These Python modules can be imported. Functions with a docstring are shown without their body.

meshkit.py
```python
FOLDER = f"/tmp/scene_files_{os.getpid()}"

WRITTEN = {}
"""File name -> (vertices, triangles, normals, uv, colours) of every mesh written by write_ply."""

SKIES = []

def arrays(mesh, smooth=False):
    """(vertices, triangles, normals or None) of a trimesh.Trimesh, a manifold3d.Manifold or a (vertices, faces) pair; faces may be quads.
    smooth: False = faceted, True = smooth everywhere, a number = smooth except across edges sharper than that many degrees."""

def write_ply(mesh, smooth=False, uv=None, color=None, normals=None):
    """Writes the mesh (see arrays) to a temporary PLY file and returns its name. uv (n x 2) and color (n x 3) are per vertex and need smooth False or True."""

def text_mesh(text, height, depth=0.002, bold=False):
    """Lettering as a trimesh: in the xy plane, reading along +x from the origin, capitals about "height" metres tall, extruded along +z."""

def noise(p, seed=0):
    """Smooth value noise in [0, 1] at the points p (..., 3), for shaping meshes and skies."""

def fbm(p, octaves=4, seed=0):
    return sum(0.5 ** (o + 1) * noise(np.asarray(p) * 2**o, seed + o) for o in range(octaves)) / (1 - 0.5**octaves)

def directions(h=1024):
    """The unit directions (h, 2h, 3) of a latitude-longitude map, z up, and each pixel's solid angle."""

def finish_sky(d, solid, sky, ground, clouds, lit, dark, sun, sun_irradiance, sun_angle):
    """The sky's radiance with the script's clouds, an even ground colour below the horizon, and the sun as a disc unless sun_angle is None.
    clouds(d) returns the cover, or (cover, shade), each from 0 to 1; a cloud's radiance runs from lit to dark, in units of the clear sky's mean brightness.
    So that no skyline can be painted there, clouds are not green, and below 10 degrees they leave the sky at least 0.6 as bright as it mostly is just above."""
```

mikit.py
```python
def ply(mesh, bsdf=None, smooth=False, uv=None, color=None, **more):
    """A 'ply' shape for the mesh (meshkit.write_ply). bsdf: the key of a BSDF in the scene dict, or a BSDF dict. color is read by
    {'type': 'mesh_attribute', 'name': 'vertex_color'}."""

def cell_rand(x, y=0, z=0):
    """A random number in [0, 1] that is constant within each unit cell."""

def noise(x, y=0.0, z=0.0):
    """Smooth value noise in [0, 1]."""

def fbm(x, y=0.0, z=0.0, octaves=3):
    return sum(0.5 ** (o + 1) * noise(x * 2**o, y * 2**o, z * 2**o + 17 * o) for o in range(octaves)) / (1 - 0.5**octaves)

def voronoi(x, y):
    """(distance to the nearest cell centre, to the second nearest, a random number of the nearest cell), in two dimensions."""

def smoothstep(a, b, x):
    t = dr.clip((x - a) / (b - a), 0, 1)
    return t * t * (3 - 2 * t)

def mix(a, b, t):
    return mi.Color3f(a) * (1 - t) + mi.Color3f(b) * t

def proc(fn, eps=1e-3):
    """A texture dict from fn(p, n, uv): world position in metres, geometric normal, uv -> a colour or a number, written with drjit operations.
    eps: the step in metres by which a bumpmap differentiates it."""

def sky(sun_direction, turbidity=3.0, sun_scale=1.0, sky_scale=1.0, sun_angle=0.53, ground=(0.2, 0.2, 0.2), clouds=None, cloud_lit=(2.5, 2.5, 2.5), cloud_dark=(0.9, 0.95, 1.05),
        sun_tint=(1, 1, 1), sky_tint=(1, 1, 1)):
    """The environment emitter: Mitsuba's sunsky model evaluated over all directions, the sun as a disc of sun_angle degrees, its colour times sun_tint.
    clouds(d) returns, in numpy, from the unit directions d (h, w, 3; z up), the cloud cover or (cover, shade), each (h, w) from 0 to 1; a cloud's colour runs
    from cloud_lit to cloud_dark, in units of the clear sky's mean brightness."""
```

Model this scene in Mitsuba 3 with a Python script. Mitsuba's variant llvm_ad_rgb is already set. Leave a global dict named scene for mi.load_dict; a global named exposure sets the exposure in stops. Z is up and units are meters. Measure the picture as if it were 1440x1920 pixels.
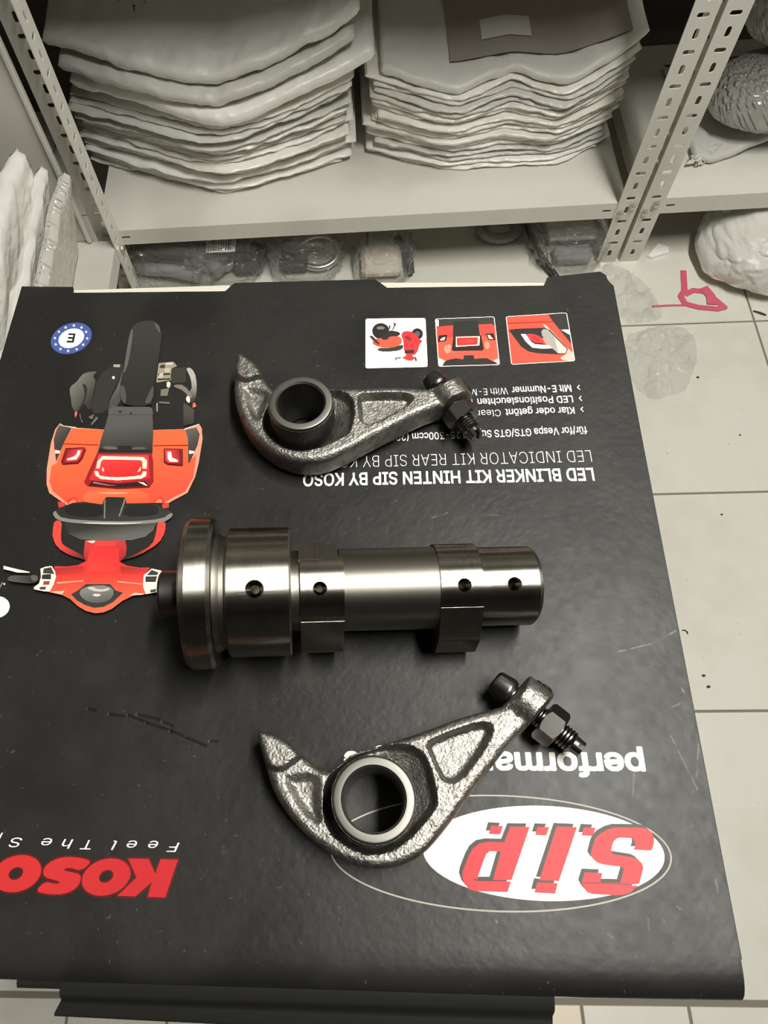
import math, random
import numpy as np, trimesh, manifold3d as m3, drjit as dr, mitsuba as mi
import mikit, meshkit
from mikit import proc, fbm, noise, voronoi, smoothstep, mix, cell_rand
from scipy.spatial import Delaunay
from scipy.spatial.transform import Rotation
from shapely.geometry import Polygon, LineString, Point, MultiPolygon, box as sbox
from shapely.ops import unary_union
from shapely import affinity, contains_xy, distance as sdist, points as spoints

T = mi.ScalarTransform4f
random.seed(7); RNG = np.random.default_rng(7)
scene, labels = {}, {}

# ------------------------------------------------------------------ camera (a cropped phone picture, hence the small lens shift)
F, CX, CY = 1317.02, 614.77, 1002.68
CAM = np.array([0.0, 0.0, 1.0])
RM = Rotation.from_euler('xyz', [2.71325768, 0.0613653598, 0.0]).as_matrix()      # rows: right, down, forward
tw = np.eye(4); tw[:3, 0] = -RM[0]; tw[:3, 1] = -RM[1]; tw[:3, 2] = RM[2]; tw[:3, 3] = CAM
scene['camera'] = dict(type='perspective', fov=math.degrees(2 * math.atan(720 / F)), fov_axis='x', near_clip=0.01, far_clip=50.0,
                       principal_point_offset_x=(720 - CX) / 1440, principal_point_offset_y=(960 - CY) / 1920, to_world=T(tw))
exposure = 0.0
# ------------------------------------------------------------------ light: one ceiling tube lamp running along y, to the right of the box
LAMP = dict(x=0.60, y0=-0.42, y1=0.84, z=2.50, radius=0.075, power=100.0, tint=(1.0, 0.975, 0.895))

def ray(x, y): return RM.T @ np.array([(x - CX) / F, (y - CY) / F, 1.0])
def at(x, y, z):
    """the point at height z that a photograph pixel shows"""
    r = ray(x, y); return r * ((z - 1.0) / r[2]) + CAM
YS, YF, YB = 0.03815, 0.02364, 0.0051                # headings of the shelving, the floor tiles and the carton
def turned(yaw): return np.array([[math.cos(yaw), -math.sin(yaw), 0, 0], [math.sin(yaw), math.cos(yaw), 0, 0], [0, 0, 1, 0], [0, 0, 0, 1.0]])
def shelf_xy(p): return np.array([math.cos(YS) * p[0] + math.sin(YS) * p[1], -math.sin(YS) * p[0] + math.cos(YS) * p[1], p[2]])
def lin(r, g, b):
    c = np.array([r, g, b]) / 255.0
    return [float(v) for v in np.where(c < 0.04045, c / 12.92, ((c + 0.055) / 1.055) ** 2.4)]

# ------------------------------------------------------------------ scene helpers
used = {}
def key_of(name, parent=None):
    base = (parent + '__' if parent else '') + name
    n = used.get(base, 0); used[base] = n + 1
    return base if n == 0 else f'{base}_{n:03d}'
def thing(name, label, cat, group=None):
    k = key_of(name); labels[k] = {'label': label, 'category': cat}
    if group: labels[k]['group'] = group
    return k
def obj(name, mesh, bsdf, parent=None, smooth=False, label=None, kind=None, to_world=None, color=None, **more):
    k = key_of(name, parent)
    d = mesh if isinstance(mesh, dict) else mikit.ply(mesh, bsdf, smooth=smooth, color=color, **more)
    d = dict(d)
    if to_world is not None: d['to_world'] = T(np.asarray(to_world, float))
    scene[k] = d
    e = {}
    if label: e['label'] = label
    if kind: e['kind'] = kind
    if e: labels[k] = e
    return k
def single(name, mesh, bsdf, label, cat, group=None, **kw):
    k = obj(name, mesh, bsdf, **kw); labels[k] = {'label': label, 'category': cat, **({'group': group} if group else {})}
    return k
def bx(x0, x1, y0, y1, z0, z1):
    m = trimesh.creation.box((x1 - x0, y1 - y0, z1 - z0)); m.apply_translation(((x0 + x1) / 2, (y0 + y1) / 2, (z0 + z1) / 2)); return m
def cat(ms): return trimesh.util.concatenate(ms)
def xf(mesh, M): m = mesh.copy(); m.apply_transform(M); return m
def polys(g): return [p for p in (g.geoms if hasattr(g, 'geoms') else [g]) if p.geom_type == 'Polygon' and p.area > 1e-12]
def extrude(g, h): return cat([trimesh.creation.extrude_polygon(p, h, engine='earcut') for p in polys(g)])
def tri(m): return trimesh.Trimesh(*[np.asarray(a) for a in (m.to_mesh().vert_properties[:, :3], m.to_mesh().tri_verts)], process=False)
def lathe(profile, n=48):
    """closed profile of (radius, z) turned about z"""
    return trimesh.creation.revolve(np.asarray(profile, float), sections=n)
def bevel_box(x0, x1, y0, y1, z0, z1, c):
    pts = [(sx, sy, sz) for sx in (x0, x1) for sy in (y0, y1) for sz in (z0, z1)]
    v = []
    for X, Y, Z in pts:
        dx, dy, dz = (c if X == x0 else -c), (c if Y == y0 else -c), (c if Z == z0 else -c)
        v += [(X, Y + dy, Z + dz), (X + dx, Y, Z + dz), (X + dx, Y + dy, Z)]
    return trimesh.convex.convex_hull(np.array(v))
def tube(points, r, n=10, closed=False):
    p = np.asarray(points, float); r = np.broadcast_to(r, (len(p),))
    t = np.gradient(p, axis=0)
    if closed: t = np.roll(p, -1, 0) - np.roll(p, 1, 0)
    t /= np.linalg.norm(t, axis=1, keepdims=True) + 1e-12
    ref = np.where(np.abs(t[:, 2:]) < 0.9, [[0, 0, 1.0]], [[1.0, 0, 0]])
    a = np.cross(t, ref); a /= np.linalg.norm(a, axis=1, keepdims=True); b = np.cross(t, a)
    g = np.arange(n) * 2 * np.pi / n
    v = (p[:, None] + r[:, None, None] * (np.cos(g)[None, :, None] * a[:, None] + np.sin(g)[None, :, None] * b[:, None])).reshape(-1, 3)
    f = []
    m = len(p)
    for i in range(m if closed else m - 1):
        for j in range(n):
            A, B = i * n + j, i * n + (j + 1) % n; C, D = ((i + 1) % m) * n + j, ((i + 1) % m) * n + (j + 1) % n
            f += [(A, C, D), (A, D, B)]
    if not closed:
        v = np.vstack([v, p[0], p[-1]])
        for j in range(n):
            f += [(m * n, j, (j + 1) % n), (m * n + 1, (m - 1) * n + (j + 1) % n, (m - 1) * n + j)]
    return trimesh.Trimesh(v, f, process=False)

# ------------------------------------------------------------------ materials
def bsdf(name, d, two=True): scene[name] = {'type': 'twosided', 'b': d} if two else d; return name
def pr(color, rough, **k):
    c = color if isinstance(color, dict) else {'type': 'rgb', 'value': list(color)}
    r = rough if isinstance(rough, dict) else float(rough)
    return dict(type='principled', base_color=c, roughness=r, **k)
def bump(inner, fn, scale=1.0, eps=2e-4): return {'type': 'bumpmap', 'arbitrary': proc(fn, eps), 'scale': scale, 'b': inner}

bsdf('wall_paint', pr((0.10, 0.097, 0.088), 0.8))
bsdf('darkened_wall', pr((0.045, 0.044, 0.04), 0.8))  # unseen front wall, made-up dark tone so the steel's lower half reflects dark
bsdf('ceiling_paint', pr((0.13, 0.127, 0.118), 0.9))
def tile_col(p, n, uv):
    a = fbm(p.x * 5, p.y * 5, p.z, 3); b = fbm(p.x * 38, p.y * 38, 3.0, 3); s = fbm(p.x * 120, p.y * 120, 1.0, 2)
    return mix((0.66, 0.65, 0.585), (0.60, 0.585, 0.515), smoothstep(0.35, 0.75, a * 0.7 + b * 0.3)) * (1 - 0.3 * smoothstep(0.90, 0.95, s))
bsdf('tile_glaze', pr(proc(tile_col), 0.32, specular=0.45))
bsdf('tile_cream', pr((0.66, 0.57, 0.45), 0.35, specular=0.45))
bsdf('grout', pr((0.20, 0.185, 0.15), 0.9))
def shelf_col(p, n, uv):
    return mix((0.65, 0.64, 0.59), (0.57, 0.56, 0.51), smoothstep(0.4, 0.75, fbm(p.x * 9, p.y * 9, p.z * 9, 3)))
bsdf('shelf_paint', pr(proc(shelf_col), 0.42, specular=0.4))
bsdf('zinc', pr((0.62, 0.61, 0.57), 0.3, metallic=1.0))
# black coated board: scuffs, dust and the scratches the photograph shows
SCR = [((1160, 1222), (1225, 1206), .45), ((1225, 1206), (1268, 1182), .55), ((1200, 1184), (1222, 1181), .4), ((1290, 1310), (1278, 1290), .5), ((1250, 1330), (1278, 1318), .35),
       ((805, 972), (838, 962), .5), ((905, 965), (935, 966), .35), ((1258, 1380), (1308, 1480), .35), ((1310, 1395), (1306, 1455), .35), ((1190, 1440), (1186, 1495), .3),
       ((1215, 1722), (1220, 1790), .22), ((1340, 1640), (1346, 1672), .35), ((1270, 1700), (1290, 1716), .3), ((1140, 1750), (1180, 1790), .2), ((930, 1725), (932, 1729), .6), ((1242, 1720), (1246, 1728), .6), ((690, 1880), (700, 1884), .3)]
DRK = [((205, 1339), (232, 1343)), ((240, 1341), (275, 1356)), ((275, 1356), (320, 1371)), ((320, 1371), (384, 1399)), ((305, 1354), (322, 1362)), ((165, 1330), (178, 1332)), ((394, 1390), (406, 1390)), ((258, 1340), (298, 1350))]
ZB = 0.785
def seg(p, A, B):
    a, b = at(*A, ZB)[:2], at(*B, ZB)[:2]; d = b - a; L = float(d @ d)
    t = dr.clip(((p.x - a[0]) * d[0] + (p.y - a[1]) * d[1]) / L, 0, 1)
    return dr.sqrt(dr.square(p.x - a[0] - t * d[0]) + dr.square(p.y - a[1] - t * d[1]))
def carton_col(p, n, uv):
    c = mix((0.0125, 0.0123, 0.0113), (0.019, 0.0186, 0.017), smoothstep(0.35, 0.7, fbm(p.x * 40, p.y * 40, 1.0, 3)))
    w = 0.0
    wob = 0.6 + 0.8 * noise(p.x * 1500, p.y * 1500); gaps = 0.15 + 0.85 * smoothstep(0.42, 0.62, noise(p.x * 420, p.y * 420, 3.0))
    for A, B, s in SCR: w = w + s * (1 - smoothstep(0.00003, 0.00042, seg(p, A, B) * wob)) * gaps
    speck = smoothstep(0.86, 0.93, fbm(p.x * 700, p.y * 700, 2.0, 2)) * 0.25
    k = mi.Float(1.0)
    for A, B in DRK: k = k * (1 - 0.75 * (1 - smoothstep(0.0001, 0.0006, seg(p, A, B) * wob)))
    return mix(c * k, (0.42, 0.41, 0.38), dr.clip(w * 0.55 + speck * 0.3, 0, 1))
def carton_rough(p, n, uv):
    a = fbm(p.x * 30, p.y * 22, 4.0, 3)
    return 0.43 + 0.14 * (a - 0.5) + 0.05 * (noise(p.x * 400, p.y * 400) - 0.5)
def carton_h(p, n, uv):
    h = 0.00010 * fbm(p.x * 330, p.y * 330, 0.5, 3) + 0.00035 * fbm(p.x * 18, p.y * 18, 0.7, 2)
    for A, B in DRK: h = h - 0.00012 * (1 - smoothstep(0.0001, 0.0008, seg(p, A, B)))
    return h
bsdf('carton_black', bump(pr(proc(carton_col), proc(carton_rough), specular=0.30), carton_h))
bsdf('board_black', pr((0.013, 0.013, 0.012), 0.48, specular=0.3))
bsdf('board_edge', pr((0.62, 0.58, 0.50), 0.8))
bsdf('print_ink', pr({'type': 'mesh_attribute', 'name': 'vertex_color'}, 0.45, specular=0.30))
bsdf('wood', pr((0.28, 0.19, 0.11), 0.6))
# metals
def steel_rough(p, n, uv): return 0.17 + 0.07 * noise(p.x * 6000, p.y * 300, p.z * 300)
def shaft_rough(p, n, uv): return 0.36 + 0.08 * noise(p.x * 3000, p.y * 600, p.z * 600)
def steel_h(p, n, uv): return 0.0000022 * noise(p.x * 9000, p.y * 500, p.z * 500)
def aniso(color, au, av): return dict(type='roughconductor', material='none', distribution='ggx', alpha_u=au, alpha_v=av, specular_reflectance=color if isinstance(color, dict) else {'type': 'rgb', 'value': list(color)})
def grind_col(p, n, uv): return mix((0.47, 0.445, 0.395), (0.36, 0.34, 0.30), smoothstep(0.3, 0.75, 0.5 * noise(p.x * 5000, p.y * 250, p.z * 250) + 0.5 * fbm(p.x * 300, p.y * 120, p.z * 120, 2)))
bsdf('ground_steel', aniso(proc(grind_col), 0.045, 0.30))
bsdf('turned_steel', aniso((0.34, 0.325, 0.285), 0.13, 0.34))
bsdf('hole_steel', pr((0.16, 0.155, 0.14), 0.4, metallic=1.0))
def cast_col(p, n, uv): return mix((0.33, 0.32, 0.293), (0.22, 0.213, 0.195), smoothstep(0.35, 0.7, fbm(p.x * 700, p.y * 500, p.z * 500, 3)))
def cast_h(p, n, uv): return 0.00020 * fbm(p.x * 1900, p.y * 1900, p.z * 1900, 2) + 0.00006 * fbm(p.x * 900, p.y * 900, p.z * 900, 2)
bsdf('forged_steel', bump(pr(proc(cast_col), 0.50, metallic=1.0), cast_h, eps=1e-4))
bsdf('sleeve_steel', pr((0.20, 0.195, 0.178), 0.45, metallic=1.0))
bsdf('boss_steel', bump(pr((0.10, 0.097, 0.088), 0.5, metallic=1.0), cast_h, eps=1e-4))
bsdf('dark_steel', pr((0.15, 0.147, 0.138), 0.33, metallic=1.0))
bsdf('nut_steel', pr((0.17, 0.167, 0.155), 0.30, metallic=1.0))
# plastics
def bag_h(p, n, uv): return 0.0026 * fbm(p.x * 60, p.y * 60, p.z * 90, 3)
def bag_col(p, n, uv): return mix((0.82, 0.81, 0.76), (0.64, 0.625, 0.57), smoothstep(0.45, 0.75, fbm(p.x * 14, p.y * 14, p.z * 50, 3)))
bsdf('poly_white', bump(pr(proc(bag_col), 0.34, specular=0.55), bag_h, eps=5e-4))
bsdf('poly_bright', bump(pr((0.82, 0.815, 0.785), 0.33, specular=0.5), bag_h, eps=5e-4))
bsdf('poly_grey', bump(pr((0.66, 0.655, 0.62), 0.42, specular=0.5), bag_h, eps=5e-4))
bsdf('poly_brown', bump(pr((0.31, 0.285, 0.245), 0.35, specular=0.5), bag_h, eps=5e-4))
bsdf('poly_dull', bump(pr((0.60, 0.595, 0.56), 0.38, specular=0.5), bag_h, eps=5e-4))
def bubble_h(p, n, uv):
    d1, d2, w = voronoi(p.x * 95 + p.z * 88, p.y * 95 - p.z * 30)
    return 0.0026 * (1 - smoothstep(0.1, 0.55, d1)) + 0.002 * fbm(p.x * 60, p.y * 60, p.z * 60, 2)
bsdf('bubble_film', bump(pr((0.36, 0.355, 0.33), 0.13, specular=1.0), bubble_h, eps=4e-4))
bsdf('bubble_white', bump(pr((0.62, 0.615, 0.57), 0.2, specular=0.8), bubble_h, eps=4e-4))
bsdf('clear_film', {'type': 'blendbsdf', 'weight': 0.085, 'b0': {'type': 'thindielectric', 'int_ior': 1.5}, 'b1': {'type': 'twosided', 'b': pr((0.70, 0.69, 0.65), 0.17, specular=1.0)}}, two=False)
bsdf('black_rubber', pr((0.03, 0.03, 0.028), 0.35, specular=0.6))
bsdf('grey_plastic', pr((0.24, 0.24, 0.235), 0.25, specular=0.8))
bsdf('beige_part', pr((0.62, 0.57, 0.48), 0.5))
bsdf('paper', pr((0.85, 0.84, 0.80), 0.7))
bsdf('ink', pr((0.02, 0.02, 0.02), 0.6))
bsdf('tape_red', pr((0.60, 0.10, 0.16), 0.25, specular=0.7))
bsdf('dirt', pr((0.06, 0.05, 0.04), 0.9))
scene['lamp_bsdf'] = {'type': 'diffuse', 'reflectance': {'type': 'rgb', 'value': [0.8, 0.8, 0.8]}}

# ------------------------------------------------------------------ the room
RX0, RX1, RY0, RY1, RZ = -2.1, 2.4, -2.4, 1.50, 2.62
FT = turned(YF)
obj('floor', xf(bx(-2.6, 2.9, -2.9, 2.0, -0.06, -0.0016), FT), 'grout', kind='structure')
def tile(x0, x1, y0, y1):
    z0, z1, c = -0.008, 0.0, 0.0007
    v = np.array([(x0, y0, z0), (x1, y0, z0), (x1, y1, z0), (x0, y1, z0), (x0, y0, z1 - c), (x1, y0, z1 - c), (x1, y1, z1 - c), (x0, y1, z1 - c),
                  (x0 + c, y0 + c, z1), (x1 - c, y0 + c, z1), (x1 - c, y1 - c, z1), (x0 + c, y1 - c, z1)])
    f = []
    for a in (0, 4):
        for i in range(4):
            j = (i + 1) % 4; f += [(a + i, a + j, a + 4 + j), (a + i, a + 4 + j, a + 4 + i)]
    f += [(8, 9, 10), (8, 10, 11), (0, 2, 1), (0, 3, 2)]
    return trimesh.Trimesh(v, f, process=False)
PITCH, G = 0.3350, 0.0017
TX0, TY0 = 0.6885, 0.8508
for j in range(-3, 2):
    for i in range(-8, 5):
        x0, y0 = TX0 + i * PITCH, TY0 + j * PITCH
        if RX0 - .1 < x0 < RX1 and y0 + PITCH < RY1 + .4:
            obj('tile', xf(tile(x0 + G, x0 + PITCH - G, y0 + G, y0 + PITCH - (G if j != -3 or True else G)), FT), 'tile_glaze', 'floor')
SP = 0.1235                                                       # the narrow course behind the wide joint
yb = TY0 - 3 * PITCH
for j in range(3):
    for i in range(-11, 12):
        x0 = 0.2440 + i * SP - (0.0 if j % 2 == 0 else 0.05); y1 = yb - 0.0055 - j * 0.2
        obj('tile', xf(tile(x0 + G, x0 + SP - G, y1 - 0.2 + 2 * G, y1), FT), 'tile_cream' if (i == -1 and j == 0) else 'tile_glaze', 'floor')
obj('wall_back', bx(RX0 - .1, RX1 + .1, RY1, RY1 + .08, 0, RZ), 'wall_paint', kind='structure')
obj('wall_front', bx(RX0 - .1, RX1 + .1, RY0 - .08, RY0, 0, RZ), 'darkened_wall', kind='structure')
obj('wall_left', bx(RX0 - .08, RX0, RY0, RY1, 0, RZ), 'wall_paint', kind='structure')
obj('wall_right', bx(RX1, RX1 + .08, RY0, RY1, 0, RZ), 'wall_paint', kind='structure')
obj('ceiling', bx(RX0 - .1, RX1 + .1, RY0 - .1, RY1 + .1, RZ, RZ + .08), 'ceiling_paint', kind='structure')
lt = thing('ceiling_lamp', 'white ceiling tube lamp hanging above the carton, outside the picture', 'lamp')
L = LAMP
obj('housing', bevel_box(L['x'] - .09, L['x'] + .09, L['y0'] - .04, L['y1'] + .04, L['z'] + .055, RZ - 0.001, .01), 'shelf_paint', lt)
tm = trimesh.Trimesh([(L['x'] + a * L['radius'], L['y0'] if b < 0 else L['y1'], L['z'] + .054) for a, b in ((-1, -1), (-1, 1), (1, 1), (1, -1))], [(0, 1, 2), (0, 2, 3)], process=False)
obj('diffuser', tm, 'lamp_bsdf', lt, emitter={'type': 'area', 'radiance': {'type': 'rgb', 'value': [L['power'] * c for c in L['tint']]}})

# ------------------------------------------------------------------ shelving of slotted angle iron
ST = turned(YS)
def slot(cx, cz, w, h):
    r = min(w, h) / 2
    a = LineString([(cx - (w / 2 - r), cz - (h / 2 - r)), (cx + (w / 2 - r), cz + (h / 2 - r))])
    return a.buffer(r, 6)
PITCH_S = 0.0470
def leg_plate(w, z1, phase, centre=None):
    """flat slotted strip in (x across, z up), pierced by upright and level slots by turns"""
    p = sbox(0, 0, w, z1); holes = []
    z = phase; k = 0
    while z < z1 - .012:
        holes.append(slot(centre or w * .50, z, 0.0066, 0.0140) if k % 2 == 0 else slot(centre or w * .50, z, 0.0158, 0.0062)); z += PITCH_S / 2; k += 1
    m = trimesh.creation.extrude_polygon(p.difference(unary_union(holes)), 0.0018, engine='earcut')
    m.apply_transform(np.array([[1, 0, 0, 0], [0, 0, 1, 0], [0, 1, 0, 0], [0, 0, 0, 1.0]]))   # (x, y, z) -> (x, z, y)
    m.invert(); return m
PH = 0.4218 - 17 * PITCH_S / 2 - 0.0005
def post(parent, x, y, dirx, diry, w=0.038, z1=1.9, phase=None):
    """L section, corner at (x, y): one leg runs along dirx in x, the other along diry in y"""
    ph = (PH if phase is None else phase) % PITCH_S
    a = leg_plate(w, z1, ph)
    if dirx < 0: a.apply_transform(np.diag([-1, 1, 1, 1.0])); a.invert()
    a.apply_translation((0, 0 if diry > 0 else -0.0018, 0))
    b = leg_plate(w, z1, (ph + 0.01) % PITCH_S); b.apply_transform(np.array([[0, 1, 0, 0], [1, 0, 0, 0], [0, 0, 1, 0], [0, 0, 0, 1.0]])); b.invert()
    if diry < 0: b.apply_transform(np.diag([1, -1, 1, 1.0])); b.invert()
    if dirx < 0: b.apply_translation((-0.0018, 0, 0))
    m = cat([a, b]); m.apply_translation((x, y, 0))
    return obj('post', xf(m, ST), 'shelf_paint', parent)
def lip_plate(x0, x1, z0, z1, y, slots):
    p = sbox(x0, z0, x1, z1).difference(unary_union([slot(s, (z0 + z1) / 2, 0.015, 0.0042) for s in slots]) if slots else Polygon())
    m = extrude(p, 0.0012); m.apply_transform(np.array([[1, 0, 0, 0], [0, 0, 1, y], [0, 1, 0, 0], [0, 0, 0, 1.0]])); m.invert(); return m
def shelf(parent, x0, x1, y0, y1, z, slots=()):
    m = [bx(x0, x1, y0, y1, z - .0012, z), bx(x0, x1, y1 - .0012, y1, z - .03, z), bx(x0, x0 + .0012, y0, y1, z - .03, z), bx(x1 - .0012, x1, y0, y1, z - .03, z),
         bx(x0, x1, y0, y0 + .015, z - .031, z - .0298)]
    k = obj('shelf', xf(cat(m), ST), 'shelf_paint', parent)
    obj('lip', xf(lip_plate(x0, x1, z - .03, z, y0, slots), ST), 'shelf_paint', k)
    return k
def bolt(parent, x, y, z, axis='y'):
    h = m3.Manifold.cylinder(.004, .0062, .0058, 6) + m3.Manifold.cylinder(.0055, .0035, .003, 14)
    m = tri(h)
    R = trimesh.transformations.rotation_matrix(math.pi / 2, [1, 0, 0]) if axis == 'y' else trimesh.transformations.rotation_matrix(math.pi / 2, [0, 1, 0])
    m.apply_transform(R); m.apply_translation((x, y, z)); return obj('bolt', xf(m, ST), 'zinc', parent, smooth=30)

Z1 = 0.1295
u1 = thing('shelving_unit', 'grey painted slotted angle shelving unit holding the two stacks of bagged parts', 'shelving')
post(u1, 0.4890, 0.9935, -1, 1, w=.0345)
post(u1, 0.4545, 1.40, 1, 1); post(u1, -0.436, 1.40, -1, 1)
for z in (Z1, 0.66, 1.12, 1.62): shelf(u1, -0.438, 0.4700, 0.9955, 1.402, z, (-0.3925, 0.4395))
bolt(u1, 0.480, .9935, Z1 - .006); bolt(u1, 0.463, .9935, Z1 - .020)
u2 = thing('shelving_unit', 'grey painted slotted angle shelving unit at the right edge, with bubble wrap parcels', 'shelving')
post(u2, 0.4965, 0.9935, 1, 1, w=.0345, phase=PH + 0.0002)
post(u2, 0.4955, 1.40, 1, 1); post(u2, 1.36, 1.40, -1, 1); post(u2, 1.36, .9935, -1, 1)
for z in (0.1342, 0.60, 1.09, 1.62): shelf(u2, 0.4975, 1.358, 0.9955, 1.402, z, (0.5445,))
bolt(u2, 0.519, .9935, Z1 - .004); bolt(u2, 0.505, .9935, Z1 - .02)
u3 = thing('shelving_unit', 'grey painted slotted angle shelving unit at the left edge, turned sideways, with white bags', 'shelving')
# the corner post at the far end: one leg faces right, the other faces the camera
post(u3, -0.4005, 0.9940, -1, -1, w=0.042, phase=0.4757)
post(u3, -0.80, 0.9865, 1, 1, w=0.042); post(u3, -0.4005, 0.12, -1, 1, w=0.042); post(u3, -0.80, 0.12, 1, 1, w=0.042)
def shelf_left(z):
    x0, x1, y0, y1 = -.82, -.4030, .10, .9720
    m = [bx(x0, x1, y0, y1, z - .0012, z), bx(x0, x0 + .0012, y0, y1, z - .03, z), bx(x0, x1, y0, y0 + .0012, z - .03, z), bx(x0, x1, y1 - .0012, y1, z - .03, z)]
    k = obj('shelf', xf(cat(m), ST), 'shelf_paint', u3)
    q = sbox(y0, z - .03, y1, z).difference(slot(.925, z - .015, .015, .0042))
    lm = extrude(q, .0012); lm.apply_transform(np.array([[0, 0, 1, x1 - .0012], [1, 0, 0, 0], [0, 1, 0, 0], [0, 0, 0, 1.0]])); obj('lip', xf(lm, ST), 'shelf_paint', k)
for z in (0.1300, 0.62, 1.12, 1.66): shelf_left(z)
side = cat([bx(-.82, -.4440, .974, .9752, 0.10, 1.9), bevel_box(-.4520, -.4440, .966, .9760, 0.131, 1.9, .002)])
obj('side_panel', xf(side, ST), 'shelf_paint', u3)
bolt(u3, -.3990, .972, .112, 'x')

# ------------------------------------------------------------------ bagged parts in stacks
def slab(x0, x1, yf, yb, zfun, th, nx=90, ny=22, edge=0.010, seed=0, amp=0.0022):
    """a flat bag: closed pillow over the plan between the front line yf(x) and yb"""
    u = np.linspace(0, 1, nx); v = np.linspace(0, 1, ny) ** 1.7
    U, V = np.meshgrid(u, v, indexing='ij')
    X = x0 + (x1 - x0) * U
    Yf = yf(X); Y = Yf + (yb - Yf) * V
    d = np.minimum.reduce([Y - Yf, yb - Y, X - x0, x1 - X])
    prof = np.sqrt(np.clip(1 - (1 - np.clip(d / edge, 0, 1)) ** 2, 0, 1))
    q = np.stack([X * 22, Y * 22, np.full_like(X, seed * 3.7)], -1)
    rid = np.abs(meshkit.fbm(q, 3, seed) - 0.5) * 2
    zc = zfun(X, Y) + amp * (meshkit.fbm(q * [1.6, .8, 1], 3, seed + 5) - .5) * 3.4
    top = zc + th / 2 * prof * (1 - 0.25 * rid); bot = zc - th / 2 * prof
    n = nx * ny
    P = np.stack([X, Y, top], -1).reshape(-1, 3); Q = np.stack([X, Y, bot], -1).reshape(-1, 3)
    i, j = np.meshgrid(np.arange(nx - 1), np.arange(ny - 1), indexing='ij')
    a = (i * ny + j).ravel(); b = a + ny; c = b + 1; e = a + 1
    ft = np.vstack([np.stack([a, b, c], 1), np.stack([a, c, e], 1)])
    m = trimesh.Trimesh(np.vstack([P, Q]), np.vstack([ft, ft[:, ::-1] + n]), process=False)
    m.merge_vertices(); m.update_faces(m.nondegenerate_faces()); return m
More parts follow.
